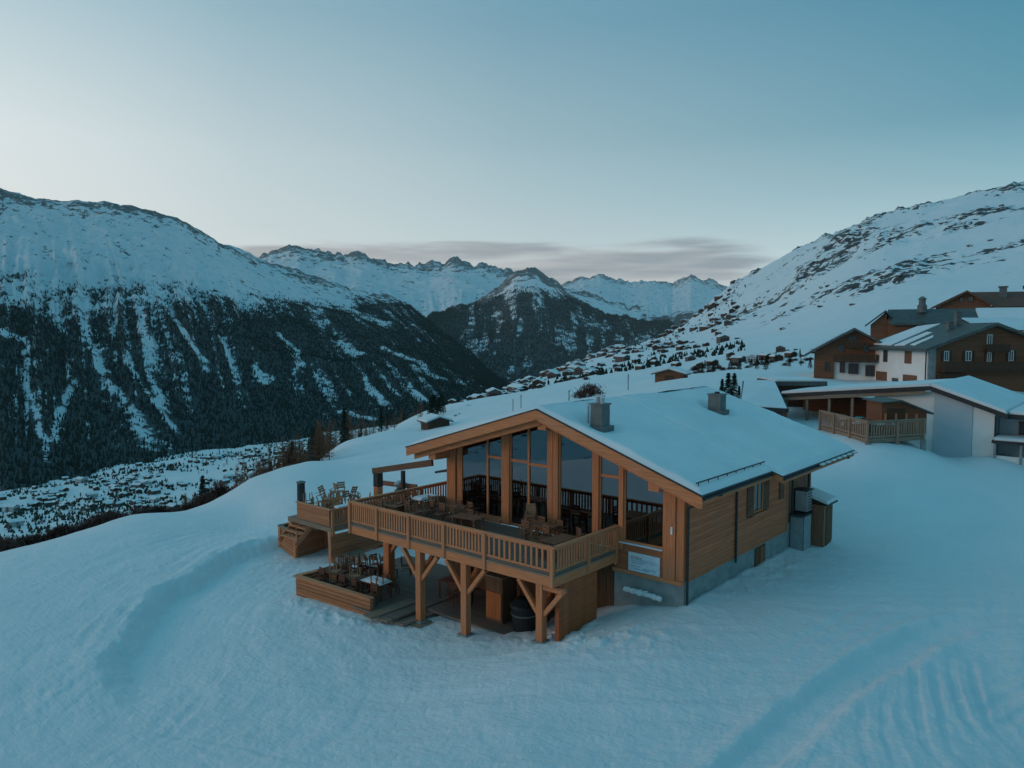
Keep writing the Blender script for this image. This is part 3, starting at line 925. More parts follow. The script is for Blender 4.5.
# glazed front: posts, mullions, panes
def post(xa, xb, name='post', y0=-.06, y1=.26, z0=-.02, m='spruce_z'):
    bb = MB()
    bb.prism([(xa, z0), (xb, z0), (xb, ztop(xb) - .42), (xa, ztop(xa) - .42)], 'y', y0, y1)
    return bb.build(name, M[m], chalet)
post(-13.0, -12.42); post(-12.36, -12.1, y0=.02, y1=.2)
post(-9.40, -8.93); post(-6.70, -6.42); post(-6.40, -6.12); post(-4.29, -3.99); post(-2.98, -2.78); post(-.92, -.40, z0=-.95)
post(-.38, -.05, z0=-.95, y0=.0, y1=.25)
BAYS = [  # x0, x1, sill, mullions, transoms [(x0, x1, z)], door?
    (-12.1, -9.40, .18, [-10.35], [(-10.35, -9.40, 3.03)]),
    (-8.93, -6.70, .02, [-7.84], [(-8.93, -7.84, 3.02), (-7.84, -6.70, 2.95)]),
    (-6.12, -4.29, .02, [], []),
    (-3.99, -2.98, .02, [], [(-3.99, -2.98, 2.92)]),
    (-2.78, -.92, .32, [], [])]
for x0, x1, sill, mull, trans in BAYS:
    fr = MB()
    w = .07
    def bar(xa, xb, y0=.03, y1=.13):
        fr.prism([(xa, sill + w), (xb, sill + w), (xb, ztop(xb) - .50), (xa, ztop(xa) - .50)], 'y', y0, y1)
    bar(x0 + .003, x0 + w); bar(x1 - w, x1 - .003)
    for mx in mull: bar(mx - .055, mx + .055)
    fr.box(x0 + .003, x1 - .003, .03, .13, sill, sill + w - .002)
    xm = [x0] + ([XR] if x0 < XR < x1 else []) + [x1]
    for xa, xb in zip(xm[:-1], xm[1:]):
        fr.prism([(xa, ztop(xa) - .62), (xb, ztop(xb) - .62), (xb, ztop(xb) - .43), (xa, ztop(xa) - .43)], 'y', .025, .135)
    for xa, xb, zt in trans: fr.box(xa + .06, xb - .06, .035, .125, zt - .06, zt + .06)
    f_ = fr.build('window', M['spruce_x'], chalet)
    edges = [x0 + w] + [v for mx in mull for v in (mx - .055, mx + .055)] + [x1 - w]
    for xa, xb in zip(edges[::2], edges[1::2]):
        cuts = sorted([t[2] for t in trans if t[0] < (xa + xb) / 2 < t[1]])
        zs = [sill + w] + [v for c in cuts for v in (c - .06, c + .06)] + [None]
        for za, zb in zip(zs[::2], zs[1::2]):
            p = MB()
            ya = .075 + .004 * rng.random(); 
            if zb is None:
                p.prism([(xa, za), (xb, za), (xb, ztop(xb) - .60), (xa, ztop(xa) - .60)], 'y', ya, ya + .02)
            else:
                p.box(xa, xb, ya, ya + .02, za, zb)
            p.build('pane', M['glass'], f_)
b = MB(); b.box(-12.4, -9.42, -.12, .24, -.02, .175); b.build('sill', M['rail_x'], chalet)
b = MB(); b.box(-3.05, -.94, -.10, .02, .26, .316); b.build('sill', M['sign_white'], chalet)
# apron of boards under the right-hand window, tie beam, lower storey behind the deck
b = MB()
for k in range(7): b.box(-3.1, -.93, -.03 - .004 * (k % 2), .02, -.80 + k * .151, -.80 + k * .151 + .145)
b.build('apron_boards', wood('red_brown_apron', (.44, .145, .065), 'x'), chalet)
b = MB(); b.box(-3.25, -.02, -.09, .021, -.96, -.805); b.build('sill_beam', M['spruce_x'], chalet)
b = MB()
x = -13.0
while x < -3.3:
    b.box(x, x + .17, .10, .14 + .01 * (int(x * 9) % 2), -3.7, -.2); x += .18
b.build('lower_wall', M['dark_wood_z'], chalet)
b = MB(); b.box(-9.3, -8.3, .02, .09, -3.5, -1.5); b.box(-9.22, -8.38, -.0, .019, -3.4, -1.6); b.build('cellar_door', M['dark_wood_x'], chalet)
b = MB(); b.box(-3.24, -3.05, -4.0, -1.5, -3.4, -.60) ; b.build('side_boarding', M['orange_door'] if False else wood('red_brown_boards', (.50, .135, .05), 'y', .3, 'y'), chalet)

# room behind the glass
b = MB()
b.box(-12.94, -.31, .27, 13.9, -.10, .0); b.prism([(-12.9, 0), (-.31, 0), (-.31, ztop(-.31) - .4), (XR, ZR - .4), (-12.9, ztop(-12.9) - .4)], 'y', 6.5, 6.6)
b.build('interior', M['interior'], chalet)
INDOOR = [(-11, 2.2), (-8.2, 3.4), (-5.2, 2.4), (-2.2, 2.8), (-9.8, 5), (-4, 5)]

# roof: boarded shell, metal edge, snow
def chevron(x0, x1, dz0, dz1, inset=0.0):
    return [(x0, ztop(x0) - dz0), (XR, ZR - dz0), (x1, ztop(x1) - dz0), (x1, ztop(x1) - dz1), (XR, ZR - dz1), (x0, ztop(x0) - dz1)]
XE2, YN = 1.86, 5.0
b = MB()
b.prism(chevron(XL, XE, .05, .30), 'y', YF + .10, YN); b.prism(chevron(XL, XE2, .05, .30), 'y', YN + .002, YB)
roof = b.build('roof', M['spruce_y'], chalet)
b = MB()
b.prism(chevron(XL - .04, XE + .04, 0, .048), 'y', YF - .03, YN + .05); b.prism(chevron(XL - .04, XE2 + .04, -.003, .047), 'y', YN + .052, YB + .05)
b.build('roof_edge', M['dark_metal'], roof)

CHIM = [(-4.0, .05), (-3.72, 10.4)]
def snow_sheet(x0, x1, y0, y1, nx, ny, h, seed):
    ys = np.linspace(y0, y1, ny); xs = np.linspace(x0, x1, nx)
    Yg, Xg = np.meshgrid(ys, xs, indexing='ij')
    e = np.minimum(np.minimum(Yg - y0, y1 - Yg) / .16, np.minimum(abs(Xg - x1), abs(Xg - x0) + (9 if abs(x0 - XR) < .01 else 0)) / .16)
    e = np.minimum(e, (9 if abs(x1 - XR) < .01 else 1e9)) if True else e
    if abs(x1 - XR) < .01: e = np.minimum(np.minimum(Yg - y0, y1 - Yg) / .16, abs(Xg - x0) / .16)
    e = e * (1 - .0) - .55 * np.clip(fbm(Xg * .9 + 3, Yg * .9, 4, seed + 8) + .05, 0, 1) * np.exp(-e / 2.5)
    hh = h * np.sqrt(np.clip(e, 0, 1)) * (1 + .42 * fbm(Xg * .5, Yg * .5, 3, seed)) + .02 * fbm(Xg * 2.5, Yg * 2.5, 3, seed + 1) * np.clip(e, 0, 1)
    for cx, cy in CHIM:
        d = np.hypot((Xg - cx - .02), (Yg - cy)); hh = hh * sstep(.50, 1.15, d + .10 * fbm(Xg * 2, Yg * 2, 2, 5))
    zt = np.where(Xg >= XR, ZR - (Xg - XR) * SLR, ZR - (XR - Xg) * SLL)
    ridge_round = .10 * np.exp(-((Xg - XR) / .7) ** 2)
    return Xg, Yg, zt + .006 + np.maximum(hh - ridge_round, -.0)
for (x0, x1, y0, y1, nx, ny, sd) in ((XR, XE - .03, YF + .05, YN + .03, 90, 80, 3), (XR, XE2 - .03, YN + .03, YB - .03, 90, 110, 3), (XL + .05, XR, YF + .05, YB - .03, 50, 90, 4)):
    Xg, Yg, Zg = snow_sheet(x0, x1, y0, y1, nx, ny, .20, sd)
    Xo, Yo, Zo = [q for q in (Xg, Yg, Zg)]
    og = ORG[roof.name]
    grid_mesh('roof_snow', Xo - og[0], Yo - og[1], Zo - og[2], M['roofsnow'], parent=roof)

# bargeboards on the gable, two layers
def barge(x0, x1, dz0, dz1, y0, y1, name='bargeboard', m='spruce_x'):
    bb = MB()
    bb.prism([(x0, ztop(x0) - dz0), (x1, ztop(x1) - dz0), (x1, ztop(x1) - dz1), (x0, ztop(x0) - dz1)], 'y', y0, y1)
    return bb.build(name, M[m], chalet)
barge(XL, XR - .002, .052, .47, YF, YF + .06); barge(XR + .002, XE, .052, .47, YF, YF + .06)
barge(XL + .25, XR - .002, .31, .72, YF + .30, YF + .38); barge(XR + .002, XE - .25, .31, .66, YF + .30, YF + .38)
barge(-12.98, XR - .002, .31, .66, -.02, .22, 'top_beam'); barge(XR + .002, -.05, .31, .66, -.02, .22, 'top_beam')
# purlins
for x, r_ in ((XR, .22), (-13.0, .24), (-.80, .24)):
    b = MB(); zc = ztop(x) - .72
    b.box(x - r_, x + r_, YF + .385, .30, zc - r_, zc + .17)
    b.build('purlin', M['spruce_y'], chalet)
# eaves: gutters, snow guard, downpipes
def gutter(x, y0, y1, z, r=.075, name='gutter'):
    bb = MB(); n = 8; vs = []; 
    for yy in (y0, y1):
        for k in range(n + 1):
            t = math.pi * (1 + k / n); vs.append((x + r * math.cos(t), yy, z + r * math.sin(t)))
        for k in range(n, -1, -1):
            t = math.pi * (1 + k / n); vs.append((x + (r - .015) * math.cos(t), yy, z + (r - .015) * math.sin(t)))
    m_ = 2 * (n + 1)
    fs = [(k, (k + 1) % m_, m_ + (k + 1) % m_, m_ + k) for k in range(m_)]
    bb.add(vs, fs); return bb.build(name, M['dark_metal'], chalet)
gutter(XE + .08, YF, YN + .1, ZE - .08); gutter(XE2 + .08, YN - .05, YB + .1, ztop(XE2) - .08)
b = MB()
b.tube((XE - .30, YF + .15, ztop(XE - .3) + .30), (XE - .30, YN - .1, ztop(XE - .3) + .30), .028, n=6)
yy = YF + .3
while yy < YN: b.tube((XE - .30, yy, ztop(XE - .3) + .02), (XE - .30, yy, ztop(XE - .3) + .30), .02, n=5); yy += .8
b.build('snow_guard', M['dark_metal'], chalet)
for k in range(7):
    b = MB(); yk = 9.3 + k * .78; b.box(XE2 + .05, XE2 + .17, yk, yk + .5, ztop(XE2) - .085, ztop(XE2) - .02); b.build('gutter_snow', M['roofsnow'], chalet)
def downpipe(pts, r=.05):
    bb = MB()
    for p, q in zip(pts[:-1], pts[1:]): bb.tube(p, q, r, n=8)
    return bb.build('downpipe', M['dark_metal'], chalet)
downpipe([(XE + .1, -.05, 2.86), (.45, .06, 2.30), (.08, .10, 2.12), (.08, .10, -1.95)])
downpipe([(.07, 4.52, 2.9), (.07, 4.52, -1.05)])
downpipe([(.02, 11.15, 2.9), (.02, 11.15, -.35)])
downpipe([(XE2 + .1, 13.6, 2.6), (.06, 13.3, 2.2), (.06, 13.3, -.4)])
# chimneys
def chimney(cx, cy, w, h, cowls, pipe):
    zb = ztop(cx)
    bb = MB(); bb.box(cx - w / 2, cx + w / 2, cy - w / 2, cy + w / 2, zb - .4, zb + h); bb.box(cx - w / 2 - .05, cx + w / 2 + .05, cy - w / 2 - .05, cy + w / 2 + .05, zb + h + .002, zb + h + .06)
    bb.box(cx - w / 2 - .12, cx + w / 2 + .12, cy - w / 2 - .16, cy + w / 2 + .16, zb - .3, zb + .10)
    o = bb.build('chimney', M['chimney'], roof)
    bb = MB()
    if cowls:
        for s in (-1, 1):
            px, py = cx + .19 * s, cy - .12 * s
            bb.tube((px, py, zb + h + .06), (px, py, zb + h + .30), .09, n=10); bb.tube((px, py, zb + h + .36), (px, py, zb + h + .40), .14, n=10)
            for t in range(3): bb.tube((px + .1 * math.cos(t * 2.1), py + .1 * math.sin(t * 2.1), zb + h + .29), (px + .1 * math.cos(t * 2.1), py + .1 * math.sin(t * 2.1), zb + h + .37), .012, n=4)
    else:
        bb.tube((cx, cy, zb + h + .06), (cx, cy, zb + h + .16), .13, n=10)
    if pipe: bb.tube((cx - .52, cy - .12, zb - .1), (cx - .52, cy - .12, zb + h - .05), .05, n=8); bb.tube((cx - .52, cy - .12, zb + h), (cx - .52, cy - .12, zb + h + .04), .085, n=8)
    bb.build('chimney_cowl', M['galv'] if cowls else M['dark_metal'], roof)
chimney(-4.0, .05, .58, .98, True, True); chimney(-3.72, 10.4, .68, .88, False, False)
# open frame on the left flank
b = MB()
b.beam((-13.1, .45, 2.0), (-14.3, .45, 1.75), .07, .10); b.beam((-13.1, 2.4, 2.0), (-14.3, 2.4, 1.75), .07, .10); b.beam((-14.3, .4, 1.75), (-14.3, 2.45, 1.75), .07, .10)
b.build('awning_frame', M['dark_metal'], chalet)

# ================================================================== raised deck
DX0, DX1, DY = -15.1, -3.0, -4.42
deck = thing('raised_deck', 'raised timber deck on braced posts along the glazed front of the chalet', 'deck', (-9, -2.2, -3.6))
b = MB(); b.box(DX0 + .02, DX1 - .02, DY + .02, -.13, -.12, -.02); b.box(DX0 + .02, -13.14, -.128, 2.4, -.12, -.02)
b.build('floor', M['deck_floor'], deck)
b = MB()
b.box(DX0, DX1, DY, DY + .12, -.56, -.20); b.build('edge_beam', M['spruce_x'], deck)
b = MB(); b.box(DX1 - .12, DX1, DY + .122, .0, -.56, -.20); b.build('edge_beam', M['spruce_y'], deck)
b = MB(); b.box(DX0, DX0 + .12, DY + .122, 2.4, -.56, -.20); b.build('edge_beam', M['spruce_y'], deck)
b = MB(); b.box(DX0 - .04, DX1 + .04, DY - .03, DY + .2, -.198, -.125); b.box(DX1 - .2, DX1 + .04, DY + .202, -.1, -.198, -.125)
b.build('deck_edge', M['grey_wood'], deck)
b = MB()
for k in range(11):
    xk = -14.3 + k * 1.02; b.box(xk, xk + .12, DY + .13, -.02, -.46, -.205)
b.build('joists', M['dark_wood_x'], deck)
POSTS = [(-10.40, -4.25), (-7.66, -4.25), (-3.78, -4.15), (-14.55, -2.5)]
for k, (px, py) in enumerate(POSTS):
    zb = gz(px, py) - .3; hw = .15 if k < 3 else .2
    b = MB(); b.box(px - hw, px + hw, py - hw, py + hw, zb, -.562); b.build('post', M['spruce_z'], deck)
    b = MB(); b.box(px - hw - .12, px + hw + .12, py - hw - .12, py + hw + .12, zb, zb + .36); b.build('post_footing', M['concrete'], deck)
    for s in (-1, 1):
        if k == 3 and s == -1: continue
        b = MB(); b.beam((px + s * .14, py, -1.78), (px + s * 1.10, py, -.64), .16, .17, (0, 1, 0)); b.build('brace', M['spruce_x'], deck)
    b = MB(); b.beam((px, py + .14, -1.6), (px, py + 1.0, -.64), .15, .16, (1, 0, 0)); b.build('brace', M['spruce_y'], deck)
b = MB(); b.tube((-3.9, DY + .25, -.72), (-2.72, DY + .25, -.72), .11, n=10); b.build('cross_log', M['spruce_x'], deck)
for xi in (-10.4, -7.66):
    b = MB(); b.box(xi - .13, xi + .13, -1.4, -1.14, gz(xi, -1.3) - .2, -.5); b.build('post', M['dark_wood_z'], deck)

def railing(p, q, posts, nb, parent, top, h=1.0, skip0=False, mats=None):
    """balustrade from p to q (plan points) with its posts at fractions `posts`, nb balusters between each"""
    p, q = np.array(p, float), np.array(q, float); L = np.linalg.norm(q - p); d = (q - p) / L; nr = np.array([-d[1], d[0]])
    ax = 'x' if abs(d[0]) > abs(d[1]) else 'y'
    P3 = lambda t, z, o=0.0: np.array([*(p + d * t + nr * o), z])
    bb = MB()
    ts = [f * L for f in posts]
    for a, c in zip(ts[:-1], ts[1:]):
        for k in range(nb):
            t = a + .08 + (c - a - .16) * (k + .5) / nb
            bb.beam(P3(t, top - h + .10), P3(t, top - .085), .092, .03, (*nr, 0))
    bb.beam(P3(0, top - h + .07), P3(L, top - h + .07), .05, .09)
    bb.beam(P3(0, top - .115), P3(L, top - .115), .06, .09)
    mz_, mx_ = mats or (M['rail_z'], M['rail_' + ax])
    r = bb.build('railing', mz_, parent)
    bb = MB(); bb.beam(P3(-.07, top - .03), P3(L + .07, top - .03), .17, .055); bb.build('handrail', mx_, r)
    for k, t in enumerate(ts):
        if skip0 and k == 0: continue
        bb = MB(); bb.beam(P3(t, top - h - .52, -.045), P3(t, top - .062, -.045), .14, .13, (*nr, 0)); bb.build('rail_post', mz_, r)
    return r
fx_ = [(x - DX0) / (DX1 - DX0) for x in (DX0 + .05, -13.03, -10.93, -8.75, -6.02 - .2, -3.05)]
fx_ = [0.004, .166, .345, .525, .715, .995]
railing((DX0, DY + .04), (DX1, DY + .04), fx_, 12, deck, .97)
railing((DX1 - .04, DY + .14), (DX1 - .04, -.12), [0.01, .5, .985], 11, deck, .97, skip0=True)
railing((DX0 + .04, DY + .14), (DX0 + .04, 2.3), [0.01, .33, .66, .99], 11, deck, .97, skip0=True)

# sign board on the apron
sg = thing('sign_board', 'pale rectangular notice board fixed below the right-hand window of the chalet', 'sign', (-1.75, -.08, -.41))
b = MB(); b.box(-2.48, -1.04, -.085, -.045, -.79, -.03); b.build('board', M['sign_white'], sg)
b = MB()
b.box(-2.40, -1.10, -.0885, -.086, -.30, -.27)
for k, (xa, xb, z) in enumerate([(-2.36, -2.05, -.36), (-1.98, -1.6, -.36), (-2.3, -1.75, -.44), (-1.5, -1.16, -.36), (-2.36, -1.9, -.58), (-1.8, -1.2, -.62), (-2.2, -1.5, -.68)]):
    b.box(xa, xb, -.0885, -.086, z - .018, z + .018)
b.build('print', M['sign_blue'], sg)
b = MB()
for xa, xb in ((-2.38, -2.22), (-2.18, -2.0), (-1.96, -1.85)): b.box(xa, xb, -.0895, -.086, -.235, -.205)
b.build('lettering', M['sign_red'], sg)
b = MB(); b.box(-.58, -.5, -.10, -.065, 1.0, 1.3); o = b.build('thermometer', M['white_paint'], loc=(-.54, -.08, 1.15)); tag(o, 'small white thermometer on the right-hand corner post of the chalet', 'thermometer')
b = MB(); rgl = np.random.default_rng(6)
for k in range(15):
    xk = -2.6 + k * .11; rr_ = .07 + .06 * rgl.random(); zk = -1.58 - .004 * k + .05 * rgl.random()
    b.tube((xk, -.16 - .06 * rgl.random(), zk), (xk + .17, -.16 - .06 * rgl.random(), zk + .04 * rgl.normal()), rr_, rr_ * (.6 + .5 * rgl.random()), 9)
o = b.build('snow_covered_ledge', M['roofsnow'], loc=(-1.8, -.2, -1.6)); tag(o, 'strip of snow lying along the concrete plinth under the notice board', 'snow')

# ================================================================== service corner behind the long wall
o = thing('grey_cabinet', 'tall grey metal cabinet against the rear of the long wall', 'cabinet', (.35, 11.5, -1.9))
b = MB(); b.box(-.02, .62, 11.08, 12.1, -2.3, -.15); b.build('body', M['chimney'], o)
b = MB(); b.box(.0, .6, 11.03, 11.075, -2.0, -.25); b.box(.625, .65, 11.12, 12.06, -1.95, -.22); b.build('door', plain('grey_enamel', (.30, .34, .35), .5), o)
b = MB(); b.box(-.05, .70, 11.0, 12.14, -.148, -.09); b.build('top', M['dark_metal'], o)
o = thing('vent_box', 'pale metal ventilation box above the grey cabinet', 'vent', (.3, 12.0, .3))
b = MB(); b.box(.02, .60, 11.55, 12.25, -.02, 1.0); b.build('body', M['galv'], o)
b = MB(); b.box(-.02, .66, 11.5, 12.3, 1.002, 1.06); b.build('hood', M['dark_metal'], o)
b = MB()
for k in range(6): b.box(.602, .625, 11.62, 12.18, .08 + k * .15, .16 + k * .15)
b.build('louvre', M['chimney'], o)
o = thing('shed', 'small dark wooden shed with a snowy lean-to roof behind the chalet', 'shed', (.6, 13.1, -1.9))
b = MB()
b.prism([(12.45, -2.3), (13.75, -2.3), (13.75, .22), (12.45, .22)], 'x', .1, 1.15)
b.build('wall', M['clad_v'], o)
b = MB(); b.box(1.151, 1.19, 12.7, 13.5, -1.9, .05); b.build('door', M['dark_wood_z'], o)
b = MB(); b.prism([(-.05, .62), (1.35, .22), (1.35, .30), (-.05, .70)], 'y', 12.32, 13.9); r_ = b.build('roof', M['dark_metal'], o)
b = MB(); b.prism([(0.0, .70), (1.32, .31), (1.30, .48), (.05, .84)], 'y', 12.37, 13.85); b.build('roof_snow', M['roofsnow'], r_)

# ================================================================== lower terrace under and left of the deck
tz_ = -3.45
lt = thing('lower_terrace', 'lower plank terrace with steps beneath the left end of the raised deck', 'terrace', (-13, -3, -3.7))
b = MB(); b.box(-17.7, -11.0, -5.4, 1.5, tz_ - .10, tz_); b.box(-10.99, -4.6, -3.4, .0, tz_ - .14, tz_ - .04)
b.build('floor', M['deck_floor'], lt)
for k in range(4):
    b = MB(); x0 = -12.3 + k * .62
    b.box(x0, x0 + .60, -5.9 + .35 * k, -3.2, tz_ - .02 - .10 * k, tz_ + .05 - .10 * k)
    b.build('step', M['grey_wood'], lt)
def plank_wall(p, q, z0, z1, name, label, nb=6, cap=True, mat='plank_x', ends=(True, True), group=None):
    p, q = np.array(p, float), np.array(q, float); d = (q - p) / np.linalg.norm(q - p); nr = np.array([-d[1], d[0]])
    t = thing(name, label, 'plank wall', (*((p + q) / 2), z0), group=group)
    b = MB(); hh = (z1 - z0 - .06) / nb
    for k in range(nb):
        o_ = .012 * (k % 2)
        b.beam((*(p + nr * o_), z0 + hh * (k + .5)), (*(q + nr * o_), z0 + hh * (k + .5)), .07, hh - .022)
    b.build('boards', M[mat], t)
    b = MB(); b.beam((*(p - d * .08), z1 - .025), (*(q + d * .08), z1 - .025), .30, .05); b.build('cap_board', M['rail_x'], t)
    L = np.linalg.norm(q - p); n = max(2, int(L / 1.8) + 1)
    for k in range(n):
        c = p + d * (.07 + (L - .14) * k / (n - 1)) + nr * .10
        b = MB(); b.box(c[0] - .06, c[0] + .06, c[1] - .06, c[1] + .06, z0 - .15, z1 - .052); b.build('stud', M['spruce_z'], t)
    return t
plank_wall((-17.75, -5.62), (-12.5, -5.30), -3.95, -2.86, 'plank_wall', 'long low plank wall along the front of the lower terrace')
plank_wall((-17.80, -5.45), (-17.55, -2.9), -3.90, -2.88, 'plank_wall', 'short plank wall at the left end of the lower terrace, snow behind it', 6)

# walkway and stepped platform at the far left
bw = thing('boardwalk', 'grey boardwalk leading left from the lower terrace', 'boardwalk', (-19, -1, -3.6))
pa, pb_, pc, pd = survey(331, 556, 42.5), survey(368, 549, 40.5), survey(362, 541, 43), survey(330, 549, 45.5)
b = MB()
poly = [(p[0], p[1]) for p in (pa, pb_, pc, pd)]; zw = float(np.mean([pa[2], pb_[2], pc[2], pd[2]]))
b.prism(poly, 'z', zw - .16, zw); b.build('planks', M['grey_wood'], bw)
pf = thing('timber_platform', 'raised timber platform with railings at the far left of the terraces', 'platform', (-23, 2, -3.8))
PX, PY, PZ = -20.8, -1.35, -1.90
b = MB(); b.box(PX - 4.2, PX, PY, PY + 6.5, PZ - .25, PZ); b.build('floor', M['grey_wood'], pf)
for xx, yy in ((PX - .13, PY + .13), (PX - 4.0, PY + .13), (PX - .13, PY + 3.2), (PX - .13, PY + 6.3), (PX - 4.0, PY + 6.3)):
    b = MB(); b.box(xx - .13, xx + .13, yy - .13, yy + .13, -4.2, PZ - .252); b.build('post', M['rail_z'], pf)
railing((PX - .03, PY + .08), (PX - .03, PY + 6.4), [0.004, .33, .66, .996], 11, pf, PZ + 1.05)
b = MB()
for k in range(6): b.box(PX - 3.2, PX - .1, PY - .03 - .008 * (k % 2), PY + .02, PZ + .08 + k * .15, PZ + .08 + k * .15 + .14)
r_ = b.build('board_panel', M['plank_x'], pf)
b = MB(); b.box(PX - 3.25, PX + .05, PY - .10, PY + .09, PZ + .995, PZ + 1.05); b.build('handrail', M['rail_x'], r_)
b = MB()
for k in range(6): b.box(PX - .05, PX + .02, PY - .0, PY + 4, PZ - .4 - k * .22 - .2, PZ - .4 - k * .22)
b.build('skirting_boards', M['plank_x'], pf)
b = MB(); b.box(PX - .25, PX + .12, PY + .4, PY + 3.0, PZ + 1.052, PZ + 1.14); b.build('handrail_snow', M['roofsnow'], pf)
b = MB(); b.beam((PX - 3.9, PY + 6.3, PZ + 1.15), (PX + .1, PY + 6.3, PZ + 1.35), .10, .30); b.build('back_rail', plain('red_brown_rail', (.27, .12, .08), .8), pf)

bx = thing('planter_box', 'low open plank enclosure standing on the snow at the far left', 'planter', (-23, -.5, -3.95))
q0, q1, q2 = survey(280.5, 547, 45.2), survey(296, 558.5, 42.8), survey(326, 553, 44.6)
q3 = q0 + (q2 - q1)
zb, zt = -4.05, -2.72
ring = [q0, q1, q2, q3]
for a_, c_ in ((q0, q1), (q1, q2), (q2, q3), (q3, q0)):
    b = MB()
    d_ = (c_ - a_)[:2]; d_ = d_ / np.linalg.norm(d_)
    for k in range(6):
        zc = zb + (k + .5) * (zt - zb) / 6
        b.beam((a_[0], a_[1], zc), (c_[0], c_[1], zc), .06 + .01 * (k % 2), (zt - zb) / 6 - .025)
    s_ = b.build('side_panel', M['plank_x'], bx)
    b = MB(); b.beam((a_[0] - d_[0] * .1, a_[1] - d_[1] * .1, zt + .02), (c_[0] + d_[0] * .1, c_[1] + d_[1] * .1, zt + .02), .22, .05); b.build('cap_board', M['grey_wood'], s_)
for q in ring:
    b = MB(); b.box(q[0] - .09, q[0] + .09, q[1] - .09, q[1] + .09, zb, zt - .01); b.build('corner_post', M['rail_z'], bx)

# dark post out on the snow
pz_ = gz(-33.4, 5.2)
dp = thing('dark_post', 'dark grey round post standing alone on the snow behind the far left platform', 'post', (-33.4, 5.2, pz_))
b = MB(); b.lathe(-33.4, 5.2, [(.30, pz_ - .3), (.28, pz_ + 1.75), (.24, pz_ + 1.8)], 14); b.build('shaft', M['dark_metal'], dp)
b = MB(); b.lathe(-33.4, 5.2, [(.33, pz_ + 1.801), (.33, pz_ + 1.88), (.1, pz_ + 1.95)], 14); b.build('cap', M['chimney'], dp)

# pergola between platform and chalet
pg = thing('pergola', 'open timber pergola with a sloping beam left of the chalet eave', 'pergola', (-17, 1, -3.5))
L0 = survey(373, 471, 45.0)
b = MB(); b.beam((L0[0], L0[1], L0[2]), (-14.4, .3, 2.25), .12, .34); b.build('beam', M['dark_wood_x'], pg)
P0 = survey(378, 472, 44.5)
b = MB(); b.box(P0[0] - .19, P0[0] + .19, P0[1] - .19, P0[1] + .19, -3.9, P0[2] - .10); b.build('post', M['spruce_z'], pg)
b = MB(); b.box(P0[0] - .20, P0[0] + .20, P0[1] - .20, P0[1] + .20, P0[2] - .85, P0[2] - .05); b.build('post_sleeve', M['dark_metal'], pg)
P1 = survey(403, 470, 46.5)
b = MB(); b.box(P1[0] - .1, P1[0] + .1, P1[1] - .1, P1[1] + .1, -3.9, P1[2] - .05); b.build('post', M['dark_metal'], pg)
P2 = survey(400, 487, 47.5); gzz = gz(P2[0], P2[1])
hp = thing('heater', 'grey metal outdoor heater standing by the pergola', 'heater', (P2[0], P2[1], gzz))
b = MB(); b.lathe(P2[0], P2[1], [(.42, gzz - .2), (.36, P2[2] - .2), (.12, P2[2])], 12); b.build('base', M['chimney'], hp)
b = MB(); b.lathe(P2[0] + .05, P2[1], [(.30, P2[2] + .01), (.44, P2[2] + .25), (.2, P2[2] + .42)], 12); b.build('hood', M['galv'], hp)

# ================================================================== things under the deck
o = thing('waste_bin', 'large black lidded bin standing under the raised deck', 'bin', (-6.05, -2.4, tz_))
b = MB(); b.lathe(-6.05, -2.4, [(.50, tz_ - .03), (.56, tz_ + .85), (.60, tz_ + .9), (.60, tz_ + .98)], 18); b.build('body', M['black'], o)
b = MB(); b.lathe(-6.05, -2.4, [(.62, tz_ + .985), (.60, tz_ + 1.05), (.3, tz_ + 1.3), (.1, tz_ + 1.34)], 18); b.build('lid', M['black'], o)
b = MB(); b.lathe(-6.05, -2.4, [(.575, tz_ + .62), (.585, tz_ + .68)], 18); b.build('band', M['chimney'], o)
o = thing('cupboard', 'orange brown board cupboard between the deck post and the black bin', 'cupboard', (-7.6, -2.3, tz_))
b = MB(); b.box(-8.05, -7.1, -2.6, -1.9, tz_ - .03, -1.55); b.build('body', M['dark_wood_z'], o)
b = MB(); b.box(-8.0, -7.15, -2.64, -2.602, tz_ + .1, -2.2); b.build('door', M['orange_door'], o)
b = MB(); b.box(-8.1, -7.05, -2.66, -1.85, -1.548, -1.5); b.build('top', M['grey_wood'], o)
o = thing('closed_parasol', 'closed dark parasol leaning point down under the raised deck', 'parasol', (-9.5, -2.0, tz_))
b = MB(); b.lathe(-9.5, -2.0, [(.03, tz_), (.09, tz_ + .3), (.15, tz_ + 1.5), (.06, tz_ + 2.1)], 9); b.build('canopy', M['black'], o)
b = MB(); b.tube((-9.5, -2.0, tz_ - .1), (-9.5, -2.0, tz_ + 2.5), .025, n=6); b.build('pole', M['dark_metal'], o)

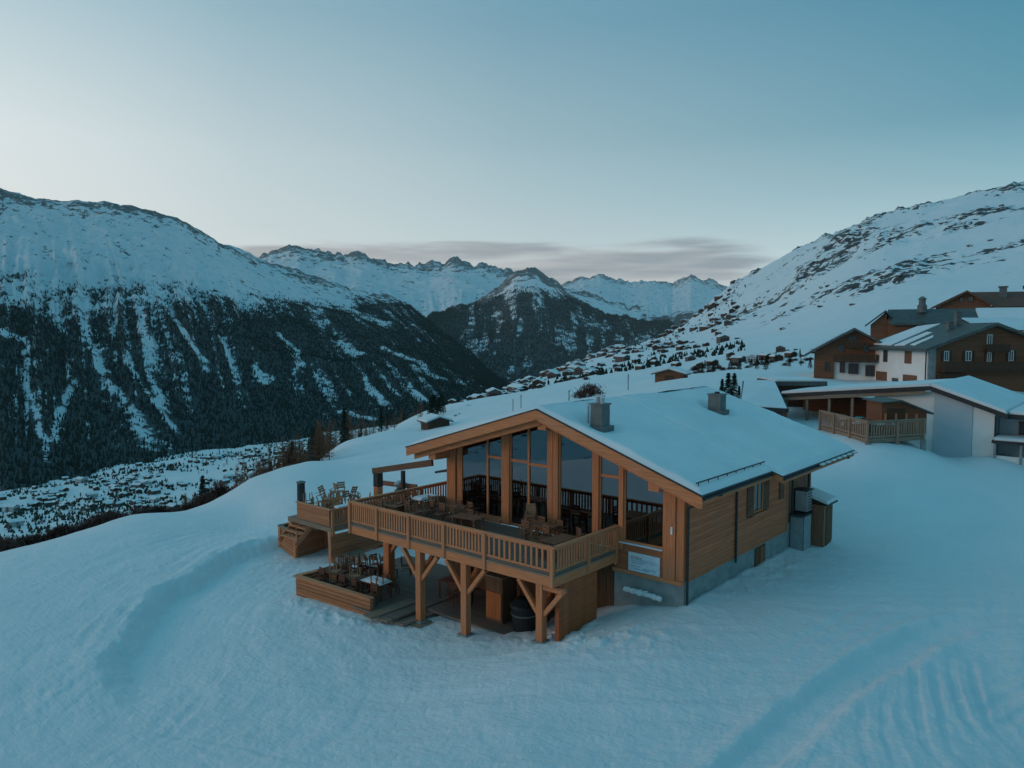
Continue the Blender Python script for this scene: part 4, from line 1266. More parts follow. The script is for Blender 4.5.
# ================================================================== tables and chairs
def make_chair(name, label, group, mat, loc, rot, metal=False):
    t = local_thing(name, label, 'chair', loc, rot, group)
    b = MB()
    for k in range(4): b.box(-.21, .21, -.20 + k * .105, -.105 + k * .105, .43, .455)
    b.build('seat', mat, t)
    b = MB()
    for k in range(3): b.box(-.20, .20, .19, .215, .58 + k * .13, .68 + k * .13)
    b.build('backrest', mat, t)
    for sx in (-.19, .19):
        b = MB(); b.box(sx - .02, sx + .02, -.20, -.16, 0, .428); b.build('leg', mat, t)
        b = MB(); b.beam((sx, .20, 0), (sx, .235, .95), .04, .04, (1, 0, 0)); b.build('leg', mat, t)
        b = MB(); b.box(sx - .022, sx + .022, -.20, .19, .62, .645); b.build('armrest', mat, t)
    return t
def make_table(name, label, group, mat, loc, rot, snow=False):
    t = local_thing(name, label, 'table', loc, rot, group)
    b = MB()
    for k in range(6): b.box(-.70, .70, -.40 + k * .135, -.275 + k * .135, .72, .755)
    b.build('tabletop', mat, t)
    for sx in (-.6, .6):
        for sy in (-.33, .33):
            b = MB(); b.box(sx - .035, sx + .035, sy - .035, sy + .035, 0, .718); b.build('leg', mat, t)
    b = MB(); b.box(-.62, .62, -.02, .02, .62, .70); b.build('stretcher', mat, t)
    if snow:
        b = MB(); b.box(-.66, .66, -.36, .36, .757, .80)
        b.prism([(-.6, .80), (.6, .80), (.5, .86), (-.45, .87)], 'y', -.3, .3); b.build('snow_cover', M['roofsnow'], t)
    return t
FW_ = wood('weathered_furniture', (.26, .12, .07), 'x'); FD_ = wood('dark_furniture', (.17, .075, .045), 'x'); FL_ = wood('pale_furniture', (.40, .22, .125), 'x')
cz = -.015
PROTO = {}
def chair(x, y, z, rot, label, mat, group, tilt=0.0):
    key = ('c', mat.name)
    if key not in PROTO:
        PROTO[key] = o = make_chair('chair', label, group, mat, (x, y, z), rot)
    else:
        o = copy_thing(PROTO[key], (x, y, z), rot, label, group=group)
    if tilt: o.rotation_euler = (tilt, 0, rot)
    return o
def table(x, y, z, rot, label, mat, group, snow=False):
    key = ('t', mat.name, snow)
    if key not in PROTO:
        PROTO[key] = o = make_table('table', label, group, mat, (x, y, z), rot, snow)
    else:
        o = copy_thing(PROTO[key], (x, y, z), rot, label, group=group)
    return o
G1 = 'tables and chairs on the raised deck'
table(-13.9, -2.9, cz, .1, 'dark outdoor table nearest the left railing of the raised deck', FW_, G1)
table(-13.6, -.9, cz, 1.5, 'outdoor table with a snowy top at the chalet end of the left deck railing', FW_, G1, True)
table(-11.2, -1.2, cz, .05, 'dark outdoor table below the leftmost glazed bay', FW_, G1)
table(-9.4, -2.3, cz, .1, 'bare outdoor table in the middle of the raised deck', FW_, G1)
table(-6.0, -1.3, cz, .0, 'dark outdoor table in front of the big single pane', FW_, G1)
table(-4.1, -2.6, cz, 1.5, 'outdoor table beside the right deck railing', FW_, G1)
for x, y, r, l in [(-14.2, -3.55, 0, 'brown chair in the front left corner of the raised deck'), (-13.4, -2.2, 3.1, 'brown chair behind the leftmost deck table'),
                   (-14.4, -1.2, 1.7, 'brown chair against the left deck railing'), (-12.8, -.8, 4.6, 'brown chair beside the left corner post of the glass front'),
                   (-11.5, -.55, 3.2, 'brown chair with its back to the leftmost glazed bay'), (-10.7, -.55, 3.0, 'brown chair close to the sill of the leftmost glazed bay'),
                   (-11.6, -1.95, 0, 'brown chair on the railing side of the table below the leftmost bay'), (-10.8, -1.95, .2, 'second brown chair on the railing side below the leftmost bay'),
                   (-9.8, -1.6, 3.3, 'brown chair behind the middle table of the raised deck'), (-6.4, -.6, 3.1, 'brown chair pushed against the big single pane'),
                   (-5.5, -.62, 3.3, 'brown chair right of the one pushed against the big pane'), (-6.5, -2.0, .1, 'brown chair on the railing side of the table before the big pane'),
                   (-5.4, -2.05, -.2, 'brown chair nearest the front railing before the big pane'), (-3.55, -2.3, -1.5, 'brown chair squeezed against the right deck railing'),
                   (-4.9, -2.9, 1.6, 'brown chair left of the table by the right deck railing'), (-3.9, -1.2, 2.6, 'brown chair below the glazed door at the right')]:
    chair(x, y, cz, r, l, FW_, G1)
# stacks leaning by the glass door
for k in range(5):
    chair(-7.15 + .03 * k, -.75 - .02 * k, cz + .11 * k, .15 * k, ['lowest chair of the stack by the dark glass door', 'second chair up in the stack by the dark glass door', 'middle chair of the stack by the dark glass door', 'fourth chair up in the stack by the dark glass door', 'topmost chair of the stack by the dark glass door'][k], FL_, 'stacked chairs by the glass door')
G2 = 'tables and chairs on the lower terrace'
for x, y, r, l, s in [(-16.6, -4.3, .1, 'table in the left corner of the lower terrace', False), (-15.0, -4.2, .0, 'table behind the long low plank wall', False), (-13.7, -4.0, .1, 'snow topped table at the step end of the lower terrace', True), (-15.9, -2.4, .3, 'snow topped table at the back of the lower terrace', True)]:
    table(x, y, tz_, r, l, FD_, G2, s)
n_ = 0
for x, y, r, t, l in [(-17.0, -3.6, 3, 0, 'dark chair at the back of the left corner table, lower terrace'), (-16.2, -3.5, 3.4, 0, 'dark chair right of the left corner table, lower terrace'), (-16.9, -4.95, 0, 0, 'dark chair between the left corner table and the plank wall'),
                      (-15.4, -3.4, 3.1, 0, 'dark chair behind the table of the long plank wall'), (-14.7, -3.4, 2.9, 0, 'dark chair behind and right of the table of the long plank wall'), (-15.3, -4.95, .1, 0, 'dark chair hard against the long plank wall'),
                      (-14.5, -4.9, -.1, 0, 'dark chair against the long plank wall near its middle'), (-13.4, -3.2, 2.8, 0, 'dark chair behind the snow topped table by the steps'), (-13.1, -4.8, 0, 0, 'dark chair at the step end of the long plank wall'),
                      (-16.5, -1.7, 3, 0, 'dark chair left of the back table on the lower terrace'), (-15.3, -1.7, 3.3, 0, 'dark chair right of the back table on the lower terrace')]:
    chair(x, y, tz_, r, l, FD_, G2); n_ += 1
for x, y, r, l in [(-16.4, -4.3, .4, 'pale chair upturned on the left corner table of the lower terrace'), (-15.1, -4.15, 1.2, 'pale chair upturned on the table behind the long plank wall'), (-15.7, -2.4, 2, 'pale chair upturned on the back table of the lower terrace')]:
    c = chair(x, y, tz_ + 1.20, r, l, FL_, 'upturned chairs on the lower terrace'); c.rotation_euler = (math.pi, 0, r)
rgh = np.random.default_rng(8)
for k in range(13):
    x, y = -17.2 + 4.0 * rgh.random(), -4.7 + 3.2 * rgh.random()
    c = chair(x, y, tz_, 0, 'dark chair heaped among the tables of the lower terrace', FD_ if k % 2 else FW_, 'chairs heaped on the lower terrace')
    if k % 3: c.location.z = tz_ + 1.2 + .2 * (k % 2); c.rotation_euler = (math.pi * (.92 + .16 * rgh.random()), .15 * rgh.random(), 6.28 * rgh.random())
    else: c.rotation_euler = (.0, 0, 6.28 * rgh.random())
for k in range(12):
    x, y = -14.6 + 4.6 * rgh.random(), -3.9 + 3.4 * rgh.random()
    c = chair(x, y, cz, 0, 'brown chair among the crowded tables at the left end of the raised deck', FW_, 'chairs crowded at the left end of the raised deck')
    if k % 3 == 0: c.location.z = cz + 1.2; c.rotation_euler = (math.pi * (.94 + .1 * rgh.random()), .1, 6.28 * rgh.random())
    else: c.rotation_euler = (0, 0, 6.28 * rgh.random())
table(-11.0, -1.6, tz_ + .0, .1, 'bench table in the shade under the raised deck', FD_, 'furniture under the raised deck')
chair(-10.4, -2.4, tz_, .3, 'dark chair in the shade under the raised deck', FD_, 'furniture under the raised deck')
# furniture heaped on the far left platform
G3 = 'furniture heaped on the left platform'
for k, (x, y, zz, r, fl, l) in enumerate([
        (-22.0, .3, 0, .2, 0, 'pale table under the heap on the far left platform'), (-23.6, .6, 0, .1, 0, 'pale table at the outer end of the far left platform'), (-22.0, 2.6, 0, 1.4, 0, 'pale table at the back of the far left platform')]):
    table(x, y, PZ + zz, r, l, FL_, G3)
for x, y, zz, r, fl, l in [(-22.3, .2, 1.2, .5, 1, 'pale chair upturned on the left of the platform heap'), (-21.7, .4, 1.2, 2.0, 1, 'pale chair upturned on the right of the platform heap'), (-22.0, .3, 1.22, 1.1, 0, 'pale chair standing on top of the platform heap'),
                           (-23.6, .6, 1.2, .4, 1, 'pale chair upturned at the outer end of the platform'), (-21.3, 1.6, 0, 4.4, 0, 'pale chair beside the baluster railing of the platform'), (-23.0, -.4, 0, .2, 0, 'pale chair against the board panel of the platform'),
                           (-22.0, 2.6, 1.2, .8, 1, 'pale chair upturned on the back table of the platform'), (-24.4, .2, 0, 2.2, 0, 'pale chair at the outermost corner of the platform')]:
    c = chair(x, y, PZ + zz, r, l, FL_, G3)
    if fl: c.rotation_euler = (math.pi, 0, r)
rgx = np.random.default_rng(3)
for k in range(14):
    x, y = PX - .6 - 3.2 * rgx.random(), PY + .5 + 2.6 * rgx.random()
    hgt = 1.2 if k % 3 else .62
    c = chair(x, y, PZ + hgt + .25 * (k % 2), 6.28 * rgx.random(), 'pale chair heaped among the others on the far left platform', FL_, G3)
    c.rotation_euler = (math.pi * (.9 + .2 * rgx.random()) if k % 3 else .3, .2 * rgx.random(), 6.28 * rgx.random())
st = thing('timber_stairs', 'small pale timber stairs between the planter enclosure and the far left platform', 'stairs', (-23.5, -1.0, -3.2))
for k in range(4):
    b = MB(); b.box(-24.6, -23.0, -1.75 + .3 * k - .4, -1.42 + .3 * k - .4, -2.75 + .24 * k - .06, -2.75 + .24 * k); b.build('step', M['rail_x'], st)
for s in (-24.62, -22.98):
    b = MB(); b.beam((s, -2.2, -3.1), (s, -.9, -2.05), .05, .28); b.build('stringer', M['rail_y'], st)
    b = MB(); b.box(s - .05, s + .05, -2.15, -2.05, -3.2, -2.35); b.build('newel', M['rail_z'], st)

for k, (cx, cy) in enumerate(INDOOR):
    table(cx, cy, 0.0, .1 * k, 'dining table indoors behind the glass front', FD_, 'dining tables behind the glass')
    for s_ in (-1, 1):
        chair(cx + .2 * s_, cy + .65 * s_, 0.0, 0 if s_ < 0 else math.pi, 'dining chair indoors behind the glass front', FD_, 'dining chairs behind the glass')
# ================================================================== the houses on the right
def cam_thing(name, label, cat, r, d, z, group=None):
    o = thing(name, label, cat, rd(r, d, z), YAW, group)
    ORG[o.name] = np.array([r, d, z])
    return o
def xa(u, D): return (u - 512) / FPX * D
def za(v, D): return float(zat(v, D))
def window_on_front(parent, u0, u1, v0, v1, D, frame, shutter=None, arms=True):
    x0, x1, z1, z0 = xa(u0, D), xa(u1, D), za(v0, D), za(v1, D)
    b = MB(); t = .07
    b.box(x0, x0 + t, D - .10, D + .02, z0, z1); b.box(x1 - t, x1, D - .10, D + .02, z0, z1)
    b.box(x0 + t, x1 - t, D - .10, D + .02, z1 - t, z1); b.box(x0 + t, x1 - t, D - .10, D + .02, z0, z0 + t)
    b.box((x0 + x1) / 2 - .03, (x0 + x1) / 2 + .03, D - .09, D + .02, z0 + t, z1 - t)
    w = b.build('window', frame, parent)
    b = MB(); b.box(x0 + t, x1 - t, D - .05, D + .01, z0 + t, z1 - t); b.build('pane', M['far_glass'], w)
    if shutter:
        sw = (x1 - x0) * .48
        for a, c in ((x0 - sw - .01, x0 - .01), (x1 + .01, x1 + sw + .01)):
            b = MB(); b.box(a, c, D - .09, D + .02, z0, z1); b.build('shutter', shutter, w)
    return w
def window_on_side(parent, xw, u0, u1, v0, v1, frame, closed=False, shutter=None):
    """wall plane x = xw seen from its left"""
    D0, D1 = xw * FPX / (u1 - 512), xw * FPX / (u0 - 512)
    Dm = (D0 + D1) / 2
    z1, z0 = za(v0, Dm), za(v1, Dm)
    b = MB(); t = .07
    b.box(xw - .08, xw + .02, D0, D0 + t, z0, z1); b.box(xw - .08, xw + .02, D1 - t, D1, z0, z1)
    b.box(xw - .08, xw + .02, D0 + t, D1 - t, z1 - t, z1); b.box(xw - .08, xw + .02, D0 + t, D1 - t, z0, z0 + t)
    w = b.build('window', frame, parent)
    b = MB(); b.box(xw - .05, xw + .01, D0 + t, D1 - t, z0 + t, z1 - t); b.build('shutter' if closed else 'pane', M['brown_shutter'] if closed else M['far_glass'], w)
    return w
def gable_shell(parent, x0, x1, y0, y1, zb, z0, zr, z1, xr, mat, name='wall', skip=None):
    b = MB(); b.prism([(x0, zb), (x1, zb), (x1, z1), (xr, zr), (x0, z0)], 'y', y0, y1)
    return b.build(name, mat, parent)
def roof_shell(parent, x0, x1, xr, y0, y1, z0, zr, z1, th, mat):
    b = MB(); b.prism([(x0, z0), (xr, zr), (x1, z1), (x1, z1 - th), (xr, zr - th), (x0, z0 - th)], 'y', y0, y1)
    return b.build('roof', mat, parent)
def on_roof(roof, poly, x0, z0, xr, zr, th, mat, name='roof_snow'):
    """snow lying on the slope x0->xr; poly in (y, fraction up the slope)"""
    b = MB(); vs = []
    for h in (.006, th):
        for y, f in poly:
            fx = f if h < .01 else f
            vs.append((x0 + (xr - x0) * fx, y, z0 + (zr - z0) * fx + h))
    n = len(poly)
    b.add(vs, [tuple(range(n)), tuple(range(2 * n - 1, n - 1, -1))] + [(k, n + k, n + (k + 1) % n, (k + 1) % n) for k in range(n)])
    return b.build(name, mat, roof)
def balcony_front(parent, x0, x1, D, zf, h, depth, mat, n=30):
    b = MB(); b.box(x0, x1, D - depth, D - .01, zf - .14, zf)
    o = b.build('balcony', mat, parent)
    b = MB(); b.box(x0, x1, D - depth - .05, D - depth + .05, zf + h - .1, zf + h); b.box(x0, x1, D - depth - .03, D - depth + .03, zf + .05, zf + .14)
    k = x0
    while k < x1: b.box(k, k + .13, D - depth - .02, D - depth + .02, zf + .14, zf + h - .1); k += .17
    for x in np.linspace(x0, x1, 6)[:]: b.box(x - .06, x + .06, D - depth - .06, D - depth + .06, zf - .2, zf + h)
    b.build('balcony_railing', mat, o)
    return o

# --- big house: white flank, boarded gable
h1 = cam_thing('village_house', 'large house with white rendered flank and brown boarded gable above the annex', 'house', 52, 90, 1.0)
D1, X0, XR1, X1, DB = 87.0, 47.7, 54.7, 61.8, 100.5
ZE1, ZR1 = 7.45, 10.15
gable_shell(h1, X0, X1, D1 + .25, DB, -1, ZE1 - .2, ZR1 - .25, ZE1 - .2, XR1, M['white_render'])
b = MB(); b.prism([(X0 + .9, 2.2), (X1 - .05, 2.2), (X1 - .05, ZE1 - .25), (XR1, ZR1 - .30), (X0 + .9, ZE1 + .1)], 'y', D1, D1 + .24); b.build('gable_boarding', M['chalet_wood'], h1)
b = MB(); b.box(X0 + .02, X0 + .88, D1 + .05, D1 + .24, -1, ZE1 - .05); b.build('corner_pier', M['concrete'], h1)
b = MB(); b.tube((X0 - .02, D1 + .5, ZE1 - .1), (X0 - .02, D1 + .5, 0), .09, n=8); b.build('downpipe', M['dark_metal'], h1)
r1 = roof_shell(h1, X0 - 1.0, X1 + 1.0, XR1, D1 - 1.2, DB + .3, ZE1 - .28, ZR1, ZE1 - .28, .34, M['roof_metal'])
sx0, sz0 = X0 - 1.0, ZE1 - .28
on_roof(r1, [(DB + .1, .10), (DB + .2, .86), (DB - 3.6, .97), (DB - 4.6, .55), (DB - 5.6, .08)], sx0, sz0, XR1, ZR1, .16, M['roofsnow'])
on_roof(r1, [(DB - 6.4, .07), (DB - 5.6, .62), (DB - 7.2, .60), (DB - 8.6, .10)], sx0, sz0, XR1, ZR1, .12, M['roofsnow'])
on_roof(r1, [(DB - 9.4, .12), (DB - 8.9, .5), (DB - 10.0, .42), (DB - 10.8, .10)], sx0, sz0, XR1, ZR1, .08, M['roofsnow'])
for u0, u1, v0, v1, cl in [(883.6, 887.6, 349.5, 362, False), (905, 911.6, 350.5, 363.5, True), (877, 887.5, 371.5, 387, True), (904, 917.6, 375, 385.5, True), (893, 899, 378, 386, False)]:
    window_on_side(h1, X0, u0, u1, v0, v1, M['brown_shutter'], cl)
for u0, u1, v0, v1 in [(943.5, 948.5, 351, 361), (965, 971, 351, 361), (986.5, 991, 352, 362), (1008, 1013, 350.5, 361), (986, 991, 334.5, 344.5), (942, 947, 374, 379), (956, 961, 374, 379)]:
    window_on_front(h1, u0, u1, v0, v1, D1, M['white_paint'] if v0 < 370 else M['chalet_dark'], M['chalet_dark'] if v0 > 345 and v0 < 370 else None)
balcony_front(h1, xa(939, D1), X1 - .1, D1, za(370.5, D1), 1.05, 1.15, M['chalet_dark'])
balcony_front(h1, xa(983, D1), xa(1005, D1), D1, za(350.5, D1), .75, .8, M['chalet_dark'])
for k in range(5):
    xk = X0 + 2.4 + k * 2.3; zz = min(ZE1 + (xk - X0) * .385, ZE1 + (X1 - xk) * .385)
    b = MB(); b.box(xk - .09, xk + .09, D1 - 1.15, D1 - .01, zz - .42, zz - .22) ; b.build('rafter', M['chalet_dark'], h1)
for (cx, cy, hh) in ((XR1 - 1.9, DB - 8.6, .8), (XR1 - .4, DB - 7.6, 1.5)):
    zz = ZR1 - abs(cx - XR1) * .385
    b = MB(); b.box(cx - .3, cx + .3, cy - .3, cy + .3, zz - .3, zz + hh); b.box(cx - .38, cx + .38, cy - .38, cy + .38, zz + hh + .002, zz + hh + .14); b.build('chimney', M['chimney'], r1)

# --- left neighbour: boarded gable over white ground floor
h2 = cam_thing('village_house', 'smaller house with boarded gable, dark balcony and white lower wall left of the large house', 'house', xa(853.5, 100.8), 100.8, 1.0)
h2.rotation_euler.z = YAW - R_(23)
D2 = 100.8
xl, xr_, xap = xa(817, D2), xa(892, D2), xa(853.5, D2)
zl, zap = za(352, D2), za(328.5, D2)
gable_shell(h2, xl, xr_, D2 + .25, D2 + 11, -1, zl, zap - .3, zl, xap, M['white_render'])
b = MB(); b.prism([(xl + .02, za(360, D2)), (xr_, za(360, D2)), (xr_, zl), (xap, zap - .35), (xl + .02, zl)], 'y', D2, D2 + .24); b.build('gable_boarding', M['chalet_wood'], h2)
b = MB(); b.box(xl - .01, xa(836, D2), D2 - .05, D2 + .24, 0, za(359, D2)); b.build('board_panel', M['chalet_wood'], h2)
r2 = roof_shell(h2, xl - 1.2, xr_ + 1.2, xap, D2 - 1.3, D2 + 11.3, zl - .35, zap + .1, zl - .35, .3, M['roof_metal'])
on_roof(r2, [(D2 + 10.9, .05), (D2 + 10.9, .7), (D2 + 6.5, .8), (D2 + 5, .1)], xl - 1.2, zl - .35, xap, zap + .1, .14, M['roofsnow'])
for u0, u1, v0, v1, cl in [(841, 846, 362, 373, None), (849, 858.5, 363.5, 374, None), (864.5, 873, 365, 376, None), (848, 856, 336, 345, None), (839, 845, 345, 352, None), (862, 868, 345, 352, None), (827, 832, 362, 372, None)]:
    window_on_front(h2, u0, u1, v0, v1, D2 - .01 if u0 > 836 else D2 - .06, M['brown_shutter'], cl)
balcony_front(h2, xa(836, D2), xa(874.5, D2), D2, za(361, D2), .95, 1.1, M['chalet_dark'])
balcony_front(h2, xa(846, D2), xa(861, D2), D2, za(346.5, D2), .8, .8, M['chalet_dark'])
balcony_front(h1, xa(936, D1), xa(962, D1), D1, za(381, D1), .9, .7, M['chalet_dark'])
b = MB(); b.box(xa(826, D2), xa(852, D2), D2 - 3, D2 - 2.6, 0, za(384.5, D2))
for k in range(9): b.tube((xa(826, D2) + k * .42, D2 - 2.8, za(386, D2)), (xa(826, D2) + k * .42 + .2, D2 - 2.9, za(382.5, D2) + .15 * (k % 3)), .25, .08, 6)
o = b.build('flower_bed', M['shrub'], loc=rd(42, D2, 0)) if False else None
# --- long roofed house behind
h3 = cam_thing('village_house', 'long low house with a grey roof and tall chimney behind the large house', 'house', xa(884.5, 122), 122, 3.0)
h3.rotation_euler.z = YAW - R_(24)
D3 = 122.0
xl, xap, xr_ = xa(872, D3), xa(884.5, D3), xa(1060, D3)
zl, zt3 = za(321.5, D3), za(308.5, D3)
ze3 = za(320.5, D3)
xw = xa(887, D3)
b = MB(); b.prism([(D3 + .3, -2), (D3 + 11, -2), (D3 + 11, ze3 - .2), (D3 + 5.5, zt3 - .3), (D3 + .3, ze3 - .1)], 'x', xw, xr_); b.build('wall', M['chalet_wood'], h3)
b = MB(); b.prism([(xl, -2), (xw - .02, -2), (xw - .02, zl), (xap, zt3 - .6), (xl, zl - .4)], 'y', D3 + 2, D3 + 8); b.build('gable', M['chalet_wood'], h3)
b = MB(); b.prism([(D3 - .9, ze3 - .45), (D3 + 5.5, zt3), (D3 + 12, ze3 - .45), (D3 + 12, ze3 - .75), (D3 + 5.5, zt3 - .28), (D3 - .9, ze3 - .75)], 'x', xap + .5, xr_); b.prism([(xl - .9, zl - .5), (xap, zt3 - .2), (xw + 1, zl + .3), (xw + 1, zl), (xap, zt3 - .5), (xl - .9, zl - .8)], 'y', D3 + 1.2, D3 + 8.5)
r3 = b.build('roof', M['roof_metal'], h3)
b = MB(); b.prism([(D3 + .2, ze3 - .45 + 1.1 * (zt3 - ze3 + .45) / 6.4), (D3 + 4.6, zt3 - .9 * (zt3 - ze3 + .45) / 6.4), (D3 + 4.5, zt3 + .05), (D3 + .3, ze3 + .0)], 'x', xa(965, D3), xa(1015, D3)); b.build('roof_snow', M['roofsnow'], r3)
b = MB(); b.lathe(xa(918, D3), D3 + 4, [(.75, zt3 - .6), (.7, zt3 + .6), (.5, zt3 + .7), (.5, zt3 + 1.5), (.7, zt3 + 1.55), (.2, zt3 + 2.0)], 8); b.build('chimney', M['chimney'], r3)
for u in (893, 905, 917, 930, 945, 960): window_on_front(h3, u, u + 5, 322, 327, D3 + .29, M['chalet_dark'])
# --- brown roofed house, top right
h4 = cam_thing('village_house', 'brown roofed wooden house standing highest at the right edge', 'house', xa(964, 138), 138, 8.0)
h4.rotation_euler.z = YAW - R_(26)
D4 = 138.0
xl, xap, xr_ = xa(941, D4), xa(964, D4), xa(985, D4)
zl, zt4 = za(304.5, D4), za(290.5, D4)
D4b = D4 + 12
b = MB(); b.prism([(xl, 2), (xr_, 2), (xr_, zl), (xap, zt4 - .4), (xl, zl)], 'y', D4, D4b); b.box(xr_ - .5, xa(1070, D4), D4 + 1, D4b, 2, zl - .3); b.build('wall', M['chalet_wood'], h4)
b = MB(); b.prism([(xl - 1.1, zl - .3), (xap, zt4), (xap, zt4 - .4), (xl - 1.1, zl - .7)], 'y', D4 - 1, D4b + .5)
b.add([(xap, D4 - 1, zt4), (xr_ + 1, D4 - 1, zl - .5), (xa(1070, D4), D4 - 1, zl - .5), (xa(1070, D4), D4 + 6, zt4 - .2), (xap, D4 + 6, zt4), (xap, D4b, zt4), (xa(1070, D4), D4b, zl)], [(0, 1, 2, 3, 4), (4, 3, 6, 5)])
b.prism([(xap + .01, zt4 - .02), (xr_ + 1, zl - .52), (xr_ + 1, zl - .9), (xap + .01, zt4 - .4)], 'y', D4 - 1.02, D4 - .9)
r4 = b.build('roof', M['brown_roof'], h4)
b = MB(); b.box(xa(994, D4), xa(1000, D4), D4 + 3, D4 + 4, zl + .5, za(288.5, D4 + 3)); b.box(xa(993, D4), xa(1001, D4), D4 + 2.9, D4 + 4.1, za(288.4, D4 + 3), za(287, D4 + 3)); b.build('chimney', M['chimney'], r4)
window_on_front(h4, 965.5, 970, 296.5, 302, D4 - .01, M['chalet_dark']); window_on_front(h4, 958, 962, 297.5, 302, D4 - .01, M['chalet_dark'])
b = MB(); b.tube((xa(1017, D4), D4 + 4, zl), (xa(1017, D4), D4 + 4, za(279, D4 + 4)), .12, n=6); b.tube((xa(1014, D4), D4 + 4, za(289, D4 + 4)), (xa(1021, D4), D4 + 4, za(288, D4 + 4)), .4, n=6); b.build('mast', M['dark_metal'], r4)
# --- snowy roof between
h5 = cam_thing('village_house', 'house showing only its snow covered roof between the large house and the grey roof', 'house', 70, 112, 3.0)
D5 = 108.0
x0, x1 = xa(985, D5), xa(1075, D5)
b = MB(); b.box(x0 + .8, x1, D5 + .5, D5 + 8, -1, za(330, D5)); b.build('wall', M['chalet_wood'], h5)
b = MB(); b.add([(x0, D5, za(332, D5)), (x1, D5, za(334, D5)), (x1, D5 + 7, za(318.5, D5 + 7)), (x0, D5 + 7, za(318.5, D5 + 7)), (x0, D5, za(333, D5) - .2), (x1, D5, za(335, D5) - .2), (x1, D5 + 9, za(323, D5 + 9) - .2), (x0, D5 + 9, za(323, D5 + 9) - .2)],
      [(0, 1, 2, 3), (0, 4, 5, 1), (3, 2, 6, 7), (0, 3, 7, 4), (1, 5, 6, 2), (4, 7, 6, 5)])
r5 = b.build('roof', M['roof_metal'], h5)
b = MB(); e = .12
b.add([(x0 + .2, D5 + .2, za(332, D5) + .1), (x1, D5 + .2, za(334, D5) + .1), (x1, D5 + 6.9, za(318.5, D5 + 7) + e), (x0 + .2, D5 + 6.9, za(318.5, D5 + 7) + e), (x0 + .2, D5 + .2, za(332, D5) - .05), (x1, D5 + .2, za(334, D5) - .05)], [(0, 1, 2, 3), (0, 4, 5, 1)])
b.build('roof_snow', M['roofsnow'], r5)

_before = set(o.name for o in bpy.data.objects)
# --- annex: white wall, broad snow roof, low left wing (ridge runs back with the chalet's)
A0 = rd(26.6, 48.0)             # under the gable apex
ax_, ay_ = A0[0], A0[1]
an = thing('annex', 'white walled annex with a broad snow covered roof at the right edge', 'building', (ax_ + 1, ay_ + 5, 1.0))
ZA = 5.55
b = MB()
b.prism([(ax_ - 3.2, 0), (ax_ + .16, 0), (ax_ + .16, ZA - .35), (ax_ - 3.2, ZA - .65)], 'y', ay_ + .02, ay_ + .3)
b.prism([(ax_ + 2.30, 0), (ax_ + 3.45, 0), (ax_ + 3.45, ZA - 1.5), (ax_ + 2.30, ZA - 1.08)], 'y', ay_ - .02, ay_ + .3)
b.box(ax_ - 3.2, ax_ - 2.9, ay_ + .31, ay_ + 11, 0, 4.6)
b.build('wall', M['white_render'], an)
b = MB(); b.prism([(ax_ + .17, 0), (ax_ + 2.29, 0), (ax_ + 2.29, ZA - 1.05), (ax_ + .17, ZA - .30)], 'y', ay_ - .08, ay_ + .3); b.build('front_panel', M['blue_render'], an)
b = MB(); b.box(ax_ + 3.10, ax_ + 3.42, ay_ + .31, ay_ + 12, 0, ZA - 1.6); b.build('right_wall', M['blue_render'], an)
SLA = .36
b = MB()
b.prism([(ax_, ZA), (ax_ + 4.2, ZA - 4.2 * SLA), (ax_ + 4.2, ZA - 4.2 * SLA - .28), (ax_, ZA - .28), (ax_ - 9.6, ZA - 1.22), (ax_ - 9.6, ZA - .97)], 'y', ay_ - .55, ay_ + 11.5)
ra = b.build('roof', M['dark_metal'], an)
b = MB(); b.prism([(ax_ + .0, ZA + .006), (ax_ + 4.1, ZA - 4.1 * SLA + .006), (ax_ + 4.02, ZA - 4.02 * SLA + .2), (ax_ + .1, ZA + .2)], 'y', ay_ - .48, ay_ + 11.3); b.build('roof_snow', M['roofsnow'], ra)
b = MB(); b.prism([(ax_ - 9.5, ZA - .955), (ax_ - .01, ZA + .004), (ax_ - .05, ZA + .16), (ax_ - 9.4, ZA - .78)], 'y', ay_ - .45, ay_ + 7); b.build('roof_snow', M['roofsnow'], ra)
b = MB(); b.prism([(ax_ - 9.55, ZA - 1.24), (ax_ - .3, ZA - .31), (ax_ - .3, ZA - .52), (ax_ - 9.55, ZA - 1.45)], 'y', ay_ - .50, ay_ - .40); b.build('fascia', M['grey_wood'], an)
for k in range(5):
    xk = ax_ - 9.2 + k * 1.5; b = MB(); b.box(xk - .08, xk + .08, ay_ - .3, ay_ - .14, .8, ZA - 1.3 + (xk - ax_ + 9.5) * .1); b.build('post', M['grey_wood'], an)
b = MB(); b.box(ax_ - 9.3, ax_ - 3.3, ay_ + 3.5, ay_ + 3.7, .5, 4.3); b.build('back_wall', M['chalet_wood'], an)
b = MB(); b.tube((ax_ + 3.5, ay_ - .05, ZA - 1.7), (ax_ + 3.5, ay_ - .05, 1.0), .05, n=8); b.build('downpipe', M['dark_metal'], an)
